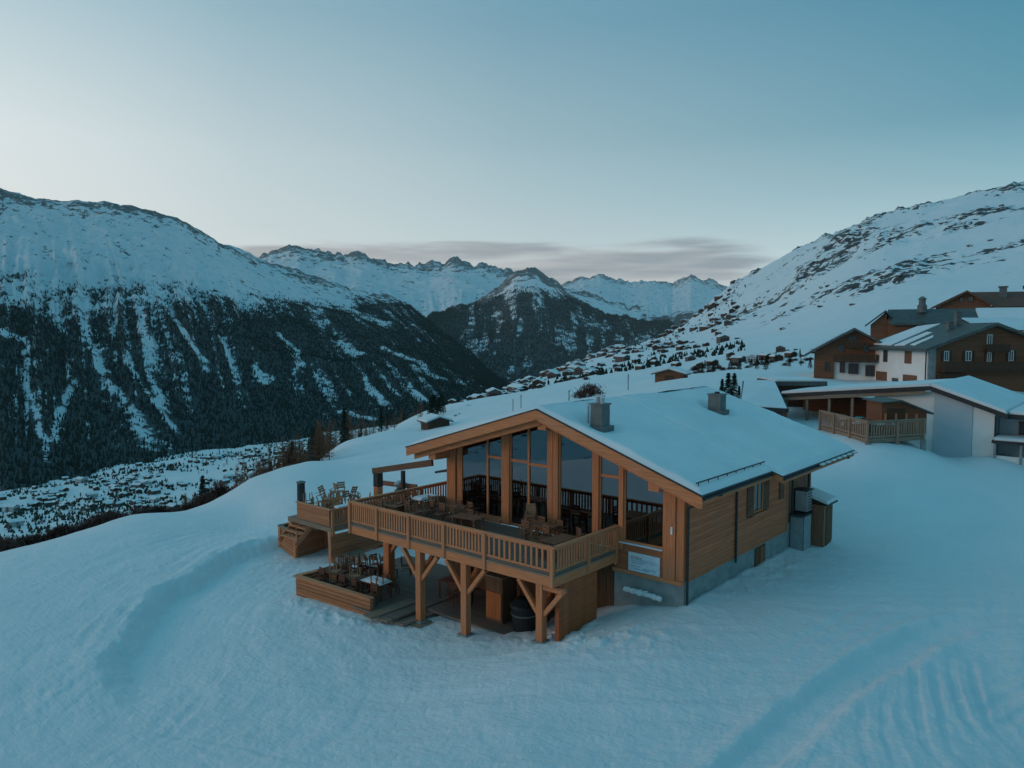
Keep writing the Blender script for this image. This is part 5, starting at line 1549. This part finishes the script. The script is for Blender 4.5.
# recessed right part with window and porch
b = MB(); b.box(ax_ + 3.5, ax_ + 9, ay_ + 1.6, ay_ + 1.9, 0, ZA - 1.9); b.build('recessed_wall', M['blue_render'], an)
b = MB(); b.box(ax_ + 4.5, ax_ + 6.4, ay_ + 1.54, ay_ + 1.62, 2.3, 3.5); w_ = b.build('window', M['dark_wood_x'], an)
b = MB(); b.box(ax_ + 4.6, ax_ + 6.3, ay_ + 1.52, ay_ + 1.539, 2.4, 3.4); b.build('pane', M['far_glass'], w_)
b = MB(); b.prism([(ax_ + 4.15, ZA - 4.15 * SLA - .02), (ax_ + 9.5, ZA - 4.15 * SLA - .2), (ax_ + 9.5, ZA - 4.15 * SLA - .5), (ax_ + 4.15, ZA - 4.15 * SLA - .3)], 'y', ay_ - .2, ay_ + 11.5); b.build('side_roof', M['dark_metal'], ra)
b = MB(); b.prism([(ax_ + 4.2, ZA - 4.15 * SLA - .01), (ax_ + 9.5, ZA - 4.15 * SLA - .19), (ax_ + 9.5, ZA - 4.15 * SLA - .02), (ax_ + 4.2, ZA - 4.15 * SLA + .18)], 'y', ay_ - .1, ay_ + 11.3); b.build('roof_snow', M['roofsnow'], ra)
po = thing('porch', 'little porch with a snow topped canopy against the annex at the right edge', 'porch', (ax_ + 4.6, ay_ - .2, 1.0))
b = MB(); b.box(ax_ + 3.5, ax_ + 6.8, ay_ - 1.2, ay_ + 1.4, 2.35, 2.52); b.build('canopy', M['dark_metal'], po)
b = MB(); b.box(ax_ + 3.6, ax_ + 6.7, ay_ - 1.1, ay_ + 1.3, 2.523, 2.68); b.build('canopy_snow', M['roofsnow'], po)
for xx in (3.6, 4.9, 6.6):
    b = MB(); b.box(ax_ + xx, ax_ + xx + .12, ay_ - 1.1, ay_ - .98, .6, 2.349); b.build('post', M['concrete'], po)
b = MB(); b.box(ax_ + 3.62, ax_ + 6.6, ay_ - .97, ay_ - .9, .6, 1.6); b.build('parapet', M['white_render'], po)
b = MB(); b.box(ax_ + 5.0, ax_ + 5.9, ay_ + 1.3, ay_ + 1.39, .8, 2.3); b.build('door', M['dark_wood_z'], po)

# --- annex terrace with its railing, wooden kiosk, tables
c0, cL, cR = rd(20.3, 43.0), rd(20.15, 49.4), rd(24.2, 44.4)
zt_ = 2.85
tr = thing('annex_terrace', 'timber terrace with upright slatted railing in front of the annex', 'terrace', (c0[0], c0[1], 2.0))
bk = rd(25.5, 50.0)
b = MB(); b.prism([(p[0], p[1]) for p in (c0, cR, bk, cL)], 'z', zt_ - .25, zt_ - .02); b.build('floor', M['grey_wood'], tr)
ANM = (wood('weathered_railing', (.36, .23, .16), 'z'), M['grey_wood'])
railing(cL[:2], c0[:2], [.01, .33, .66, .99], 9, tr, zt_ + 1.02, mats=ANM)
railing(c0[:2], cR[:2], [.01, .5, .99], 10, tr, zt_ + 1.02, skip0=True, mats=ANM)
for p in (c0, cL, cR, rd(22.3, 43.8)):
    b = MB(); b.box(p[0] - .14, p[0] + .14, p[1] - .14, p[1] + .14, .8, zt_ - .252); b.build('pier', M['concrete'], tr)
ks = cam_thing('kiosk', 'wooden kiosk with a sloping roof on the annex terrace', 'kiosk', 23.4, 45.6, zt_)
b = MB(); b.prism([(22.2, zt_ - .02), (24.9, zt_ - .02), (24.9, zt_ + 1.25), (23.2, zt_ + 1.95), (22.2, zt_ + 1.85)], 'y', 45.4, 47.4); b.build('wall', M['chalet_wood'], ks)
b = MB(); b.prism([(22.0, zt_ + 1.92), (23.2, zt_ + 2.05), (25.1, zt_ + 1.28), (25.1, zt_ + 1.16), (23.2, zt_ + 1.95), (22.0, zt_ + 1.86)], 'y', 45.0, 47.6); b.build('roof', M['roof_metal'], ks)
b = MB(); b.box(22.5, 23.6, 45.36, 45.398, zt_ + .5, zt_ + 1.5); b.build('hatch', M['chalet_dark'], ks)
for k in range(4):
    b = MB(); b.box(22.35 + k * .62, 22.47 + k * .62, 45.33, 45.397, zt_, zt_ + 1.2 - .0 * k); b.build('batten', M['spruce_z'], ks)
G4 = 'tables and chairs on the annex terrace'
for k, (r, d, ro) in enumerate([(20.9, 45.0, .3), (21.0, 47.4, 1.2), (22.0, 44.6, .8)]):
    p = rd(r, d, zt_ - .02)
    table(p[0], p[1], p[2], ro, ['snow topped table at the near end of the annex terrace', 'snow topped table at the far end of the annex terrace', 'snow topped table in front of the annex kiosk'][k], FW_, G4, True)
for k, (r, d, ro) in enumerate([(21.2, 44.4, 1.3), (22.4, 44.9, 4), (21.9, 46.2, 2.5), (20.7, 46.2, .9), (22.6, 44.2, 3.6), (21.3, 48.6, .4), (20.6, 44.2, .3), (21.5, 45.7, 3.3), (20.6, 48.3, 2.8), (21.6, 46.8, 4.2), (22.9, 44.6, 1.6), (21.9, 43.9, .2)]):
    p = rd(r, d, zt_ - .02)
    chair(p[0], p[1], p[2], ro, 'brown chair among the tables on the annex terrace', FW_, G4)
p = rd(21.9, 47.9, zt_)
cv = thing('covered_table', 'low table under a turquoise cover on the annex terrace', 'covered table', tuple(p))
b = MB(); b.box(p[0] - .6, p[0] + .6, p[1] - .5, p[1] + .5, zt_ - .02, zt_ + .55); b.prism([(p[0] - .6, zt_ + .551), (p[0] + .6, zt_ + .551), (p[0] + .2, zt_ + .7), (p[0] - .2, zt_ + .7)], 'y', p[1] - .5, p[1] + .5); b.build('cover', M['green_cloth'], cv)

# the annex stands at its true distance: 60 m, so its parts are a quarter larger than drafted above
GROW = 1.25
for o in [o for o in bpy.data.objects if o.name not in _before]:
    if o.parent is None:
        p = np.array(o.location); o.location = (CAM + (p - CAM) * GROW).tolist()
        if o.get('category') in ('table', 'chair'): o.scale = (1.1,) * 3
    elif o.parent.get('category') not in ('table', 'chair') and not (o.parent.parent and o.parent.parent.get('category') in ('table', 'chair')):
        for v in o.data.vertices: v.co *= GROW

# --- flat low block and hut beyond the chalet roof
fb = cam_thing('low_building', 'long low flat roofed building with snow on top, left of the houses', 'building', 27, 72, 2.0)
x0, x1 = xa(776, 72), xa(826, 72)
b = MB(); b.box(x0 + .4, x1, 72.4, 77, 0, za(386, 72)); b.build('wall', M['chalet_dark'], fb)
b = MB(); b.box(x0, x1 + .2, 72, 77.5, za(385.9, 72), za(381.5, 72)); r_ = b.build('roof', M['roof_metal'], fb)
b = MB(); b.box(x0 + .2, x1, 72.2, 77.3, za(381.5, 72) + .003, za(381.5, 72) + .16); b.build('roof_snow', M['roofsnow'], r_)
hut = cam_thing('hut', 'low dark hut under one broad snow slope just beyond the chalet roof', 'hut', 22, 66, 0)
xh = lambda u: xa(u, 62)
b = MB(); b.add([(xa(741, 62), 62, za(406, 62)), (xa(790, 62), 62, za(409, 62)), (xa(775, 72), 72, za(381, 72)), (xa(743, 72), 72, za(381, 72))] + [(xa(741, 62), 62, za(406, 62) - .3), (xa(790, 62), 62, za(409, 62) - .3), (xa(775, 72), 72, za(381, 72) - .3), (xa(743, 72), 72, za(381, 72) - .3)],
      [(0, 1, 2, 3), (7, 6, 5, 4), (0, 4, 5, 1), (1, 5, 6, 2), (2, 6, 7, 3), (3, 7, 4, 0)]); r_ = b.build('roof', M['dark_metal'], hut)
b = MB(); q = .10
b.add([(xa(742, 62), 62.15, za(406, 62) + q), (xa(788.5, 62), 62.15, za(409, 62) + q), (xa(774, 72), 71.8, za(381, 72) + q), (xa(744, 72), 71.8, za(381, 72) + q), (xa(742, 62), 62.1, za(406, 62) - .02), (xa(788.5, 62), 62.1, za(409, 62) - .02), (xa(774, 72), 71.9, za(381, 72) - .02)], [(0, 1, 2, 3), (0, 4, 5, 1), (1, 5, 6, 2)])
b.build('roof_snow', M['roofsnow'], r_)
b = MB(); b.box(xa(745, 62), xa(787, 62), 62.6, 71.5, 0, za(410, 62) - .0); b.build('wall', M['chalet_dark'], hut)
for k in range(5): b = MB(); b.box(xa(770, 62) + k * .35, xa(770, 62) + k * .35 + .2, 62.52, 62.6, 1, za(411, 62)); b.build('door_panel', M['chalet_wood'], hut)

# --- half-buried huts on the slope behind
def small_hut(name, label, u, v, D, w, h, l, mat, rot=0.0, group=None):
    p = survey(u, v, D); z = gz(p[0], p[1])
    o = local_thing(name, label, 'hut', (p[0], p[1], z), YAW + rot, group)
    b = MB(); b.prism([(-w / 2, -.8), (w / 2, -.8), (w / 2, h * .6), (0, h), (-w / 2, h * .6)], 'y', 0, l); b.build('wall', mat, o)
    b = MB(); s_ = h * .4 / (w / 2)
    b.prism([(-w / 2 - .5, h * .6 - .5 * s_), (0, h), (w / 2 + .5, h * .6 - .5 * s_), (w / 2 + .5, h * .6 - .5 * s_ + .16), (0, h + .16), (-w / 2 - .5, h * .6 - .5 * s_ + .16)], 'y', -.5, l + .4); r = b.build('roof', M['roof_metal'], o)
    b = MB(); b.prism([(-w / 2 - .45, h * .6 - .45 * s_ + .17), (0, h + .165), (w / 2 + .45, h * .6 - .45 * s_ + .17), (w / 2 + .3, h * .6 + .35), (0, h + .45), (-w / 2 - .3, h * .6 + .35)], 'y', -.4, l + .3); b.build('roof_snow', M['roofsnow'], r)
    b = MB(); b.box(-w * .15, w * .15, -.06, -.005, -.2, h * .45); b.build('door', M['chalet_dark'], o)
    return o
small_hut('hut', 'small snowed-in hut left of the chalet roof apex', 439, 433, 118, 3.6, 1.5, 3.0, M['chalet_dark'], .5)
small_hut('hut', 'brown hut under a rounded snow roof beyond the chalet ridge', 669, 388, 112, 4.2, 1.5, 3.6, M['chalet_wood'], -.4)

# ================================================================== trees
def add_leafy(b, cx, cy, z0, z1, r0, r1, n, size, rg, up=.0, mi=0):
    for _ in range(n):
        t = rg.random() ** .8
        z = z0 + (z1 - z0) * t
        r = (r0 + (r1 - r0) * t) * math.sqrt(rg.random())
        a = rg.random() * 6.283
        p = np.array([cx + r * math.cos(a), cy + r * math.sin(a), z])
        d = np.array([math.cos(a), math.sin(a), up + (rg.random() - .5) * .6]); d /= np.linalg.norm(d)
        s = np.cross(d, (0, 0, 1)); s /= np.linalg.norm(s)
        L = size * (.6 + .8 * rg.random()); wd = L * (.22 + .2 * rg.random())
        n_ = np.cross(s, d)
        b.add([p - d * L * .5, p + s * wd + n_ * .1 * L, p + d * L * .6, p - s * wd - n_ * .1 * L], [(0, 1, 2, 3)], mi)
def conifer(seed, h=9.0):
    rg = np.random.default_rng(seed); b = MB()
    add_leafy(b, 0, 0, h * .10, h, h * .20, .05, 330, h * .10, rg, -.35)
    return b
def larch(seed, h=9.0):
    rg = np.random.default_rng(seed); b = MB()
    for _ in range(230):
        t = .12 + .86 * rg.random(); z = h * t; L = h * .22 * (1.05 - t) * (.6 + .7 * rg.random()) + .2
        a = rg.random() * 6.283; d = np.array([math.cos(a), math.sin(a), .25 * rg.random() - .05])
        p = np.array([0, 0, z]); q = p + d * L; s = np.array([-math.sin(a), math.cos(a), 0]) * (.075 + .04 * rg.random()) * h / 9
        b.add([p - s * .6, p + s * .6, q + s * .2, q - s * .2], [(0, 1, 2, 3)])
        for _k in range(3):
            f = .3 + .6 * rg.random(); m = p + d * L * f; e = m + np.array([rg.normal() * .35, rg.normal() * .35, rg.random() * .5 - .1]) * (L * .45)
            b.add([m - s * .5, m + s * .5, e], [(0, 1, 2)])
            u = np.array([0, 0, .075 * h / 9]); b.add([m - u, m + u, e], [(0, 1, 2)])
    return b
def bush(seed, h=2.0):
    rg = np.random.default_rng(seed); b = MB()
    for _ in range(420):
        a = rg.random() * 6.283; el = .1 + 1.4 * rg.random(); rr = h * (.25 + .45 * rg.random() ** .7)
        base = np.array([rg.normal() * .22 * h, rg.normal() * .22 * h, .12 * h * rg.random()])
        c = base + np.array([math.cos(a) * math.cos(el), math.sin(a) * math.cos(el), math.sin(el) * .9]) * rr
        d = np.array([rg.normal(), rg.normal(), rg.random() + .3]); d /= np.linalg.norm(d); L = h * (.10 + .12 * rg.random())
        s = np.cross(d, (.3, .2, 1)); s = s / np.linalg.norm(s) * .022 * h
        b.add([c - d * L - s, c - d * L + s, c + d * L + s * .5, c + d * L - s * .5], [(0, 1, 2, 3)])
    for _ in range(9):
        a = rg.random() * 6.283; e = np.array([math.cos(a) * .35 * h, math.sin(a) * .35 * h, .6 * h]); b.tube((0, 0, -.1 * h), e, .03 * h, .01 * h, 4)
    return b
TP = {}
def tree_proto(kind, seed, h):
    key = (kind, seed)
    if key in TP: return TP[key], False
    nm = {'conifer': 'conifer_tree', 'larch': 'larch_tree', 'bush': 'bush'}[kind]
    o = local_thing(nm, 'x', 'bush' if kind == 'bush' else 'tree', (0, 0, 0), 0)
    if kind == 'bush':
        bush(seed, h).build('twigs', M['shrub'], o, fix=False)
    else:
        (conifer if kind == 'conifer' else larch)(seed, h).build('crown', M['conifer'] if kind == 'conifer' else M['larch'], o, fix=False)
        b = MB(); b.tube((0, 0, -.6), (0, 0, h * .96), .017 * h, .02, 6); b.build('trunk', M['bark'], o)
    TP[key] = o
    return o, True
def plant(kind, x, y, h, label, group, nseed=3, rg=rng):
    s = int(rg.integers(0, nseed)); base = {'conifer': 9.0, 'larch': 9.0, 'bush': 2.0}[kind]
    o, new = tree_proto(kind, s, base)
    z = gz(x, y) - .05; k = h / base; wsc = k * (.8 + .45 * rg.random())
    if new:
        o.location = (x, y, z); o.rotation_euler = (0, 0, rg.random() * 6.28); o.scale = (wsc, wsc, k); o['label'] = label; o['group'] = group
        return o
    return copy_thing(o, (x, y, z), rg.random() * 6.28, label, (wsc, wsc, k), group)
rt = np.random.default_rng(91)
GL_ = 'bare larches along the edge of the snow slope'
LL = 'bare brown larch growing below the edge of the left snow slope'
LC = 'dark conifer among the larches below the left snow slope'
def plant_line(n, ulo, uhi, dlo, dhi, hlo, hhi, pc):
    k = 0
    while k < n:
        u = ulo + (uhi - ulo) * rt.random(); D = dlo + (dhi - dlo) * rt.random() ** 1.2
        p = survey(u, 480, D)
        kind = 'conifer' if rt.random() < pc else 'larch'
        plant(kind, p[0], p[1], (hlo + (hhi - hlo) * rt.random()) * (1.1 if kind == 'conifer' else 1), LC if kind == 'conifer' else LL, 'dark conifers among the larches' if kind == 'conifer' else GL_, rg=rt)
        k += 1
plant_line(110, 208, 325, 88, 165, 3.8, 6.0, .12)
plant_line(60, 205, 330, 86, 130, 2.6, 4.4, .1)
plant_line(52, 300, 362, 118, 210, 4, 6.5, .15)
plant_line(30, 90, 225, 74, 105, 2.4, 4.0, .15)
plant_line(40, 340, 440, 135, 300, 2.6, 4.6, .3)
for k in range(80):
    u = -10 + 235 * rt.random(); p = survey(u, 500, np.interp(u, [0, 130, 250], [48, 59, 72]) + 5 * rt.random() ** 1.5)
    plant('bush', p[0], p[1], 0.7 + .9 * rt.random(), 'low leafless brush along the edge of the left snow slope', 'low brush along the left snow edge', rg=rt)
# dark clump by the snowed-in hut and the bush on the slope
for k in range(7):
    p = survey(430 + 2.2 * k, 425, 150 + 5 * (k % 3))
    plant('conifer', p[0], p[1], 3.2 + 1.4 * rt.random(), 'dark conifer in the clump behind the snowed-in hut', 'conifer clump behind the small hut', rg=rt)
p = survey(591, 396, 108); plant('bush', p[0], p[1], 2.7, 'large reddish brown bush standing alone above the chalet roof', None, rg=rt)
p = survey(581, 397, 109); plant('bush', p[0], p[1], 1.7, 'smaller reddish brown bush left of the large lone one', None, rg=rt)
for k, (u, D, h) in enumerate([(722, 76, 2.6), (728, 74, 3.4), (734, 77, 2.9), (739, 73, 2.2), (731, 72, 2.2)]):
    p = survey(u, 400, D); plant('conifer', p[0], p[1], h, 'young conifer in the group between the rear chimney and the snowy hut', 'young conifers beyond the rear chimney', rg=rt)
# marker poles on the piste
PP = None
for k, (u, D, h) in enumerate([(513, 118, 1.9), (521, 122, 2.2), (569, 108, 1.6), (628, 104, 2.2)]):
    p = survey(u, 400, D); z = gz(p[0], p[1])
    lab = ['left pole of the close pair of piste markers', 'right pole of the close pair of piste markers', 'thin dark piste marker left of the lone reddish bush', 'thin dark piste marker right of the lone reddish bush'][k]
    if PP is None:
        PP = local_thing('piste_marker', lab, 'pole', (p[0], p[1], z), 0, 'piste markers')
        b = MB(); b.tube((0, 0, -.3), (0, 0, 1.9), .055, n=6); b.build('pole', M['dark_metal'], PP)
        b = MB(); b.tube((0, 0, 1.5), (0, 0, 1.75), .075, n=6); b.build('band', M['brown_shutter'], PP)
    else:
        copy_thing(PP, (p[0], p[1], z), 0, lab, (1, 1, h / 1.9))

# ================================================================== far village, rocks, scrub
def simple_house(seed, w, l, h):
    b = MB(); e = .5; s_ = .42; ap = h + w / 2 * s_
    b.prism([(-w / 2, -2.5), (w / 2, -2.5), (w / 2, h), (0, ap), (-w / 2, h)], 'y', -l / 2, l / 2, 0)
    b.prism([(-w / 2 - e, h - e * s_), (0, ap), (w / 2 + e, h - e * s_), (w / 2 + e, h - e * s_ + .55), (0, ap + .5), (-w / 2 - e, h - e * s_ + .55)], 'y', -l / 2 - .7, l / 2 + .7, 1)
    for k in range(3):
        for z in (.6, 3.0):
            if z + 1.2 < h: b.box(-w * .34 + k * w * .27, -w * .34 + k * w * .27 + w * .14, -l / 2 - .06, -l / 2 - .01, z, z + 1.2, 2)
    b.box(-w / 2 - .2, w / 2 + .2, -l / 2 - .65, -l / 2 - .01, 2.55, 2.7, 2)
    return b
HP = []
M['far_wall'] = plain('far_house_wall', (.12, .095, .085), .9); M['far_white'] = plain('far_white_wall', (.42, .42, .42), .9)
walls = [M['chalet_dark'], M['far_wall'], M['chalet_dark'], M['far_white']]
rv = np.random.default_rng(5)
def far_house(x, y, rot, k, label, group, sc=1.0):
    z = gz(x, y)
    while len(HP) <= k:
        q = len(HP); m = [(8, 10, 4.6), (10, 13, 5.6), (7, 8, 3.6), (11, 14, 6.4)][q]
        HP.append(None); HP[q] = (simple_house(q, *m), walls[q])
    if isinstance(HP[k], tuple):
        mb, wm = HP[k]
        o = mb.build('far_house', [wm, M['roofsnow'], M['black']], loc=None)
        o.location = (x, y, z); o.rotation_euler = (0, 0, rot); o.scale = (sc,) * 3; tag(o, label, 'house', group); HP[k] = o
        return o
    c = HP[k].copy(); COL.objects.link(c); c.location = (x, y, z); c.rotation_euler = (0, 0, rot); c.scale = (sc,) * 3; tag(c, label, 'house', group)
    return c
MASS = []
GV = 'houses of the village in the valley'
n = 0
while n < 290:
    u = rv.uniform(-30, 312); D = rv.uniform(700, 1330)
    p = survey(u, 480, D)
    cl = float(fbm(np.array([p[0] * .006]), np.array([p[1] * .006]), 3, 77)[0])
    if cl < -.10 + .25 * rv.random() - .1: continue
    a_ = (p[0], p[1], rv.uniform(-.5, .5) + rv.integers(0, 2) * 1.57, int(rv.integers(0, 4)) if rv.random() < .75 else 0)
    if n < 165: far_house(*a_, 'snow roofed house of the village down in the valley', GV, rv.uniform(.62, .88))
    else: MASS.append((*a_, rv.uniform(.45, .62)))
    n += 1
def mini_tree(seed):
    rg = np.random.default_rng(seed); b = MB(); h = 11
    add_leafy(b, 0, 0, 0, h, h * .24, .1, 60, h * .2, rg, -.3); b.tube((0, 0, -1), (0, 0, h * .9), .2, .03, 4)
    return b
MTP = [mini_tree(k).build('valley_tree', M['conifer'] if k < 2 else M['larch'], fix=False) for k in range(3)]
first = [True] * 3
n = 0
while n < 260:
    u = rv.uniform(-30, 320); D = rv.uniform(560, 1380)
    p = survey(u, 480, D)
    cl = float(fbm(np.array([p[0] * .008]), np.array([p[1] * .008]), 3, 78)[0])
    if cl < -.05 and rv.random() < .85: continue
    k = int(rv.integers(0, 3))
    o = MTP[k] if first[k] else MTP[k].copy()
    if not first[k]: COL.objects.link(o)
    first[k] = False
    o.location = (p[0], p[1], gz(p[0], p[1])); o.rotation_euler = (0, 0, rv.uniform(0, 6)); s_ = rv.uniform(.4, .85); o.scale = (s_ * 1.2, s_ * 1.2, s_)
    tag(o, 'dark tree among the village houses in the valley', 'tree', 'trees between the village houses in the valley'); n += 1

def scrub(name, label, n, ulo, uhi, dlo, dhi, h0, h1, mat, seed, thr, fs):
    rg = np.random.default_rng(seed); V, Fc = [], []
    u = rg.uniform(ulo, uhi, n * 4); D = dlo + (dhi - dlo) * rg.random(n * 4)
    rr = (u - 512) / FPX * D
    x = CAM[0] + rr * RX[0] + D * FX[0]; y = CAM[1] + rr * RX[1] + D * FX[1]
    keep = fbm(x * fs, y * fs, 4, seed) + .25 * rg.random(len(x)) > thr
    x, y = x[keep][:n], y[keep][:n]
    z = ground_z(x, y); h = rg.uniform(h0, h1, len(x)); w = h * rg.uniform(.25, .5, len(x))
    for i in range(len(x)):
        b0 = len(V); ro = rg.random() * 6.28
        for k in range(5): V.append((x[i] + w[i] * (.7 + .5 * rg.random()) * math.cos(ro + k * 1.257), y[i] + w[i] * (.7 + .5 * rg.random()) * math.sin(ro + k * 1.257), z[i] + h[i] * .15 * rg.random() - .3))
        V.append((x[i] + w[i] * .2 * rg.normal(), y[i] + w[i] * .2 * rg.normal(), z[i] + h[i]))
        for k in range(5): Fc.append((b0 + k, b0 + (k + 1) % 5, b0 + 5))
    me = bpy.data.meshes.new(name); me.from_pydata(V, [], Fc); me.materials.append(mat)
    o = bpy.data.objects.new(name, me); COL.objects.link(o)
    return tag(o, label, 'woodland', kind='stuff')
scrub('woodland', 'dark scrub and small trees filling the valley between the village houses', 4200, -60, 325, 600, 1420, 2.0, 5.0, M['conifer'], 31, .10, .013)
scrub('woodland', 'dark scrub scattered along the crest and across the slope behind the chalet', 900, 430, 745, 300, 1250, 1.2, 3.4, fm.mat, 33, .12, .012)

def rock_mesh(seed):
    import bmesh
    bm = bmesh.new(); bmesh.ops.create_icosphere(bm, subdivisions=2, radius=1)
    co = np.array([v.co for v in bm.verts])
    d = 1 + .35 * fbm(co[:, 0] * 1.3 + seed * 9, co[:, 1] * 1.3 + co[:, 2] * 1.7, 3, seed) + .12 * fbm(co[:, 0] * 4, co[:, 1] * 4 + co[:, 2] * 3, 2, seed + 3)
    for v, k in zip(bm.verts, d): v.co = v.co * float(k); v.co.z *= .6
    bm.normal_update()
    me = bpy.data.meshes.new('rock'); 
    for f in bm.faces: f.material_index = 1 if f.normal.z > .72 else 0
    bm.to_mesh(me); bm.free(); me.materials.append(M['rock']); me.materials.append(M['roofsnow'])
    return me
RM = [rock_mesh(k) for k in range(4)]
GR = 'dark rocks and scrub scattered over the slope behind the chalet'
def rock(x, y, s):
    o = bpy.data.objects.new('rock', RM[int(rv.integers(0, 4))]); COL.objects.link(o)
    o.location = (x, y, gz(x, y) + .05 * s); o.rotation_euler = (rv.uniform(-.2, .2), rv.uniform(-.2, .2), rv.uniform(0, 6.28)); o.scale = (s * rv.uniform(.9, 1.9), s * rv.uniform(.7, 1.2), s * rv.uniform(.6, 1.1))
    tag(o, 'dark rock poking out of the snow on the slope behind the chalet', 'rock', GR)
# along the skyline of the slope and across it
n = 0
while n < 120:
    u = rv.uniform(430, 720); t = rv.random()
    vc = np.interp(u, [425, 520, 600, 690, 735], [412, 385, 357, 320, 285]); Dc = np.interp(u, [425, 520, 600, 690, 735], [230, 700, 1000, 1300, 1350])
    D = Dc * (1 - .66 * t ** 1.1)
    p = survey(u, 380, D)
    cl = float(fbm(np.array([p[0] * .03]), np.array([p[1] * .03]), 3, 79)[0])
    if cl < -.05 and rv.random() < .8: continue
    if D < 120: continue
    rock(p[0], p[1], rv.uniform(.32, .8) * (D / 250) ** .9); n += 1
for k in range(60):
    u = rv.uniform(735, 1000); D = rv.uniform(480, 1050); p = survey(u, 300, D)
    rock(p[0], p[1], rv.uniform(.8, 2.3))
n = 0
while n < 14:
    u = rv.uniform(440, 810); D = rv.uniform(170, 400) if u < 690 else rv.uniform(140, 230)
    p = survey(u, 380, D)
    plant('bush', p[0], p[1], rv.uniform(.7, 1.5) * D / 220, 'leafless shrub on the snow slope behind the chalet', 'leafless shrubs on the slope', rg=rv); n += 1
GH = 'small houses on the slope behind the chalet'
n = 0
for u, D, k, s_ in [(700, 190, 0, .5), (712, 200, 2, .6), (738, 190, 1, .45), (752, 178, 3, .42), (765, 185, 0, .5), (776, 170, 2, .6), (790, 180, 0, .45), (640, 260, 0, .55), (618, 300, 2, .6), (655, 300, 0, .6), (560, 300, 2, .55), (598, 330, 0, .6), (676, 230, 2, .6), (540, 240, 2, .5), (500, 235, 2, .5), (470, 215, 0, .45), (452, 205, 2, .5), (730, 230, 0, .5), (690, 260, 1, .5), (780, 210, 1, .45)]:
    p = survey(u, 380, D * 1.15); s_ *= .8
    far_house(p[0], p[1], YAW + rv.uniform(-.7, .7), k, 'small snow roofed house on the slope behind the chalet', GH, s_ * .72)
for k in range(60):
    u = rv.uniform(690, 815); D = rv.uniform(165, 240); p = survey(u, 380, D)
    plant('bush', p[0], p[1], rv.uniform(.6, 1.5), 'low dark shrub among the houses on the slope', 'low shrubs among the slope houses', rg=rv)
n = 0
while n < 215:
    u = rv.uniform(430, 735); t = rv.random()
    Dc = np.interp(u, [425, 520, 600, 690, 735], [230, 700, 1000, 1300, 1350]); D = Dc * (.98 - .6 * t ** 1.2)
    if D < 260: continue
    p = survey(u, 380, D)
    cl = float(fbm(np.array([p[0] * .02]), np.array([p[1] * .02]), 3, 80)[0])
    if cl < -.05 and rv.random() < .6: continue
    a_ = (p[0], p[1], YAW + rv.uniform(-.9, .9), int(rv.integers(0, 3))); sc_h = (.5 + .5 * D / 700)
    if n < 105: far_house(*a_, 'small snow roofed house on the slope behind the chalet', GH, rv.uniform(.52, .78) * sc_h)
    else: MASS.append((*a_, rv.uniform(.36, .5) * sc_h))
    n += 1
for k in range(26):
    u = rv.uniform(695, 815); D = rv.uniform(125, 215); p = survey(u, 380, D)
    plant('conifer', p[0], p[1], rv.uniform(1.4, 2.8), 'small dark conifer among the houses on the slope', 'conifers among the slope houses', rg=rv)

def house_mass(items):
    V, Fc, Mi = [], [], []
    for x, y, rot, k, sc in items:
        mb = simple_house(k, *[(8, 10, 4.6), (10, 13, 5.6), (7, 8, 3.6), (11, 14, 6.4)][k]); b0 = len(V); z = gz(x, y); c, s_ = math.cos(rot), math.sin(rot)
        V += [(x + sc * (v[0] * c - v[1] * s_), y + sc * (v[0] * s_ + v[1] * c), z + sc * v[2]) for v in mb.v]
        Fc += [[b0 + i for i in f_] for f_ in mb.f]; Mi += [0 if (m_ == 0) else m_ for m_ in mb.m]
    me = bpy.data.meshes.new('distant_houses'); me.from_pydata(V, [], Fc)
    for m_ in (M['chalet_dark'], M['roofsnow'], M['black']): me.materials.append(m_)
    me.polygons.foreach_set('material_index', Mi)
    o = bpy.data.objects.new('distant_houses', me); COL.objects.link(o)
    tag(o, 'smallest far houses of the valley village and of the slope, reading as one mass', 'houses', kind='stuff')
house_mass(MASS)

SC.cycles.use_denoising = True
SC.cycles.max_bounces = 6; SC.cycles.volume_bounces = 0; SC.cycles.diffuse_bounces = 3; SC.cycles.glossy_bounces = 3; SC.cycles.transparent_max_bounces = 10
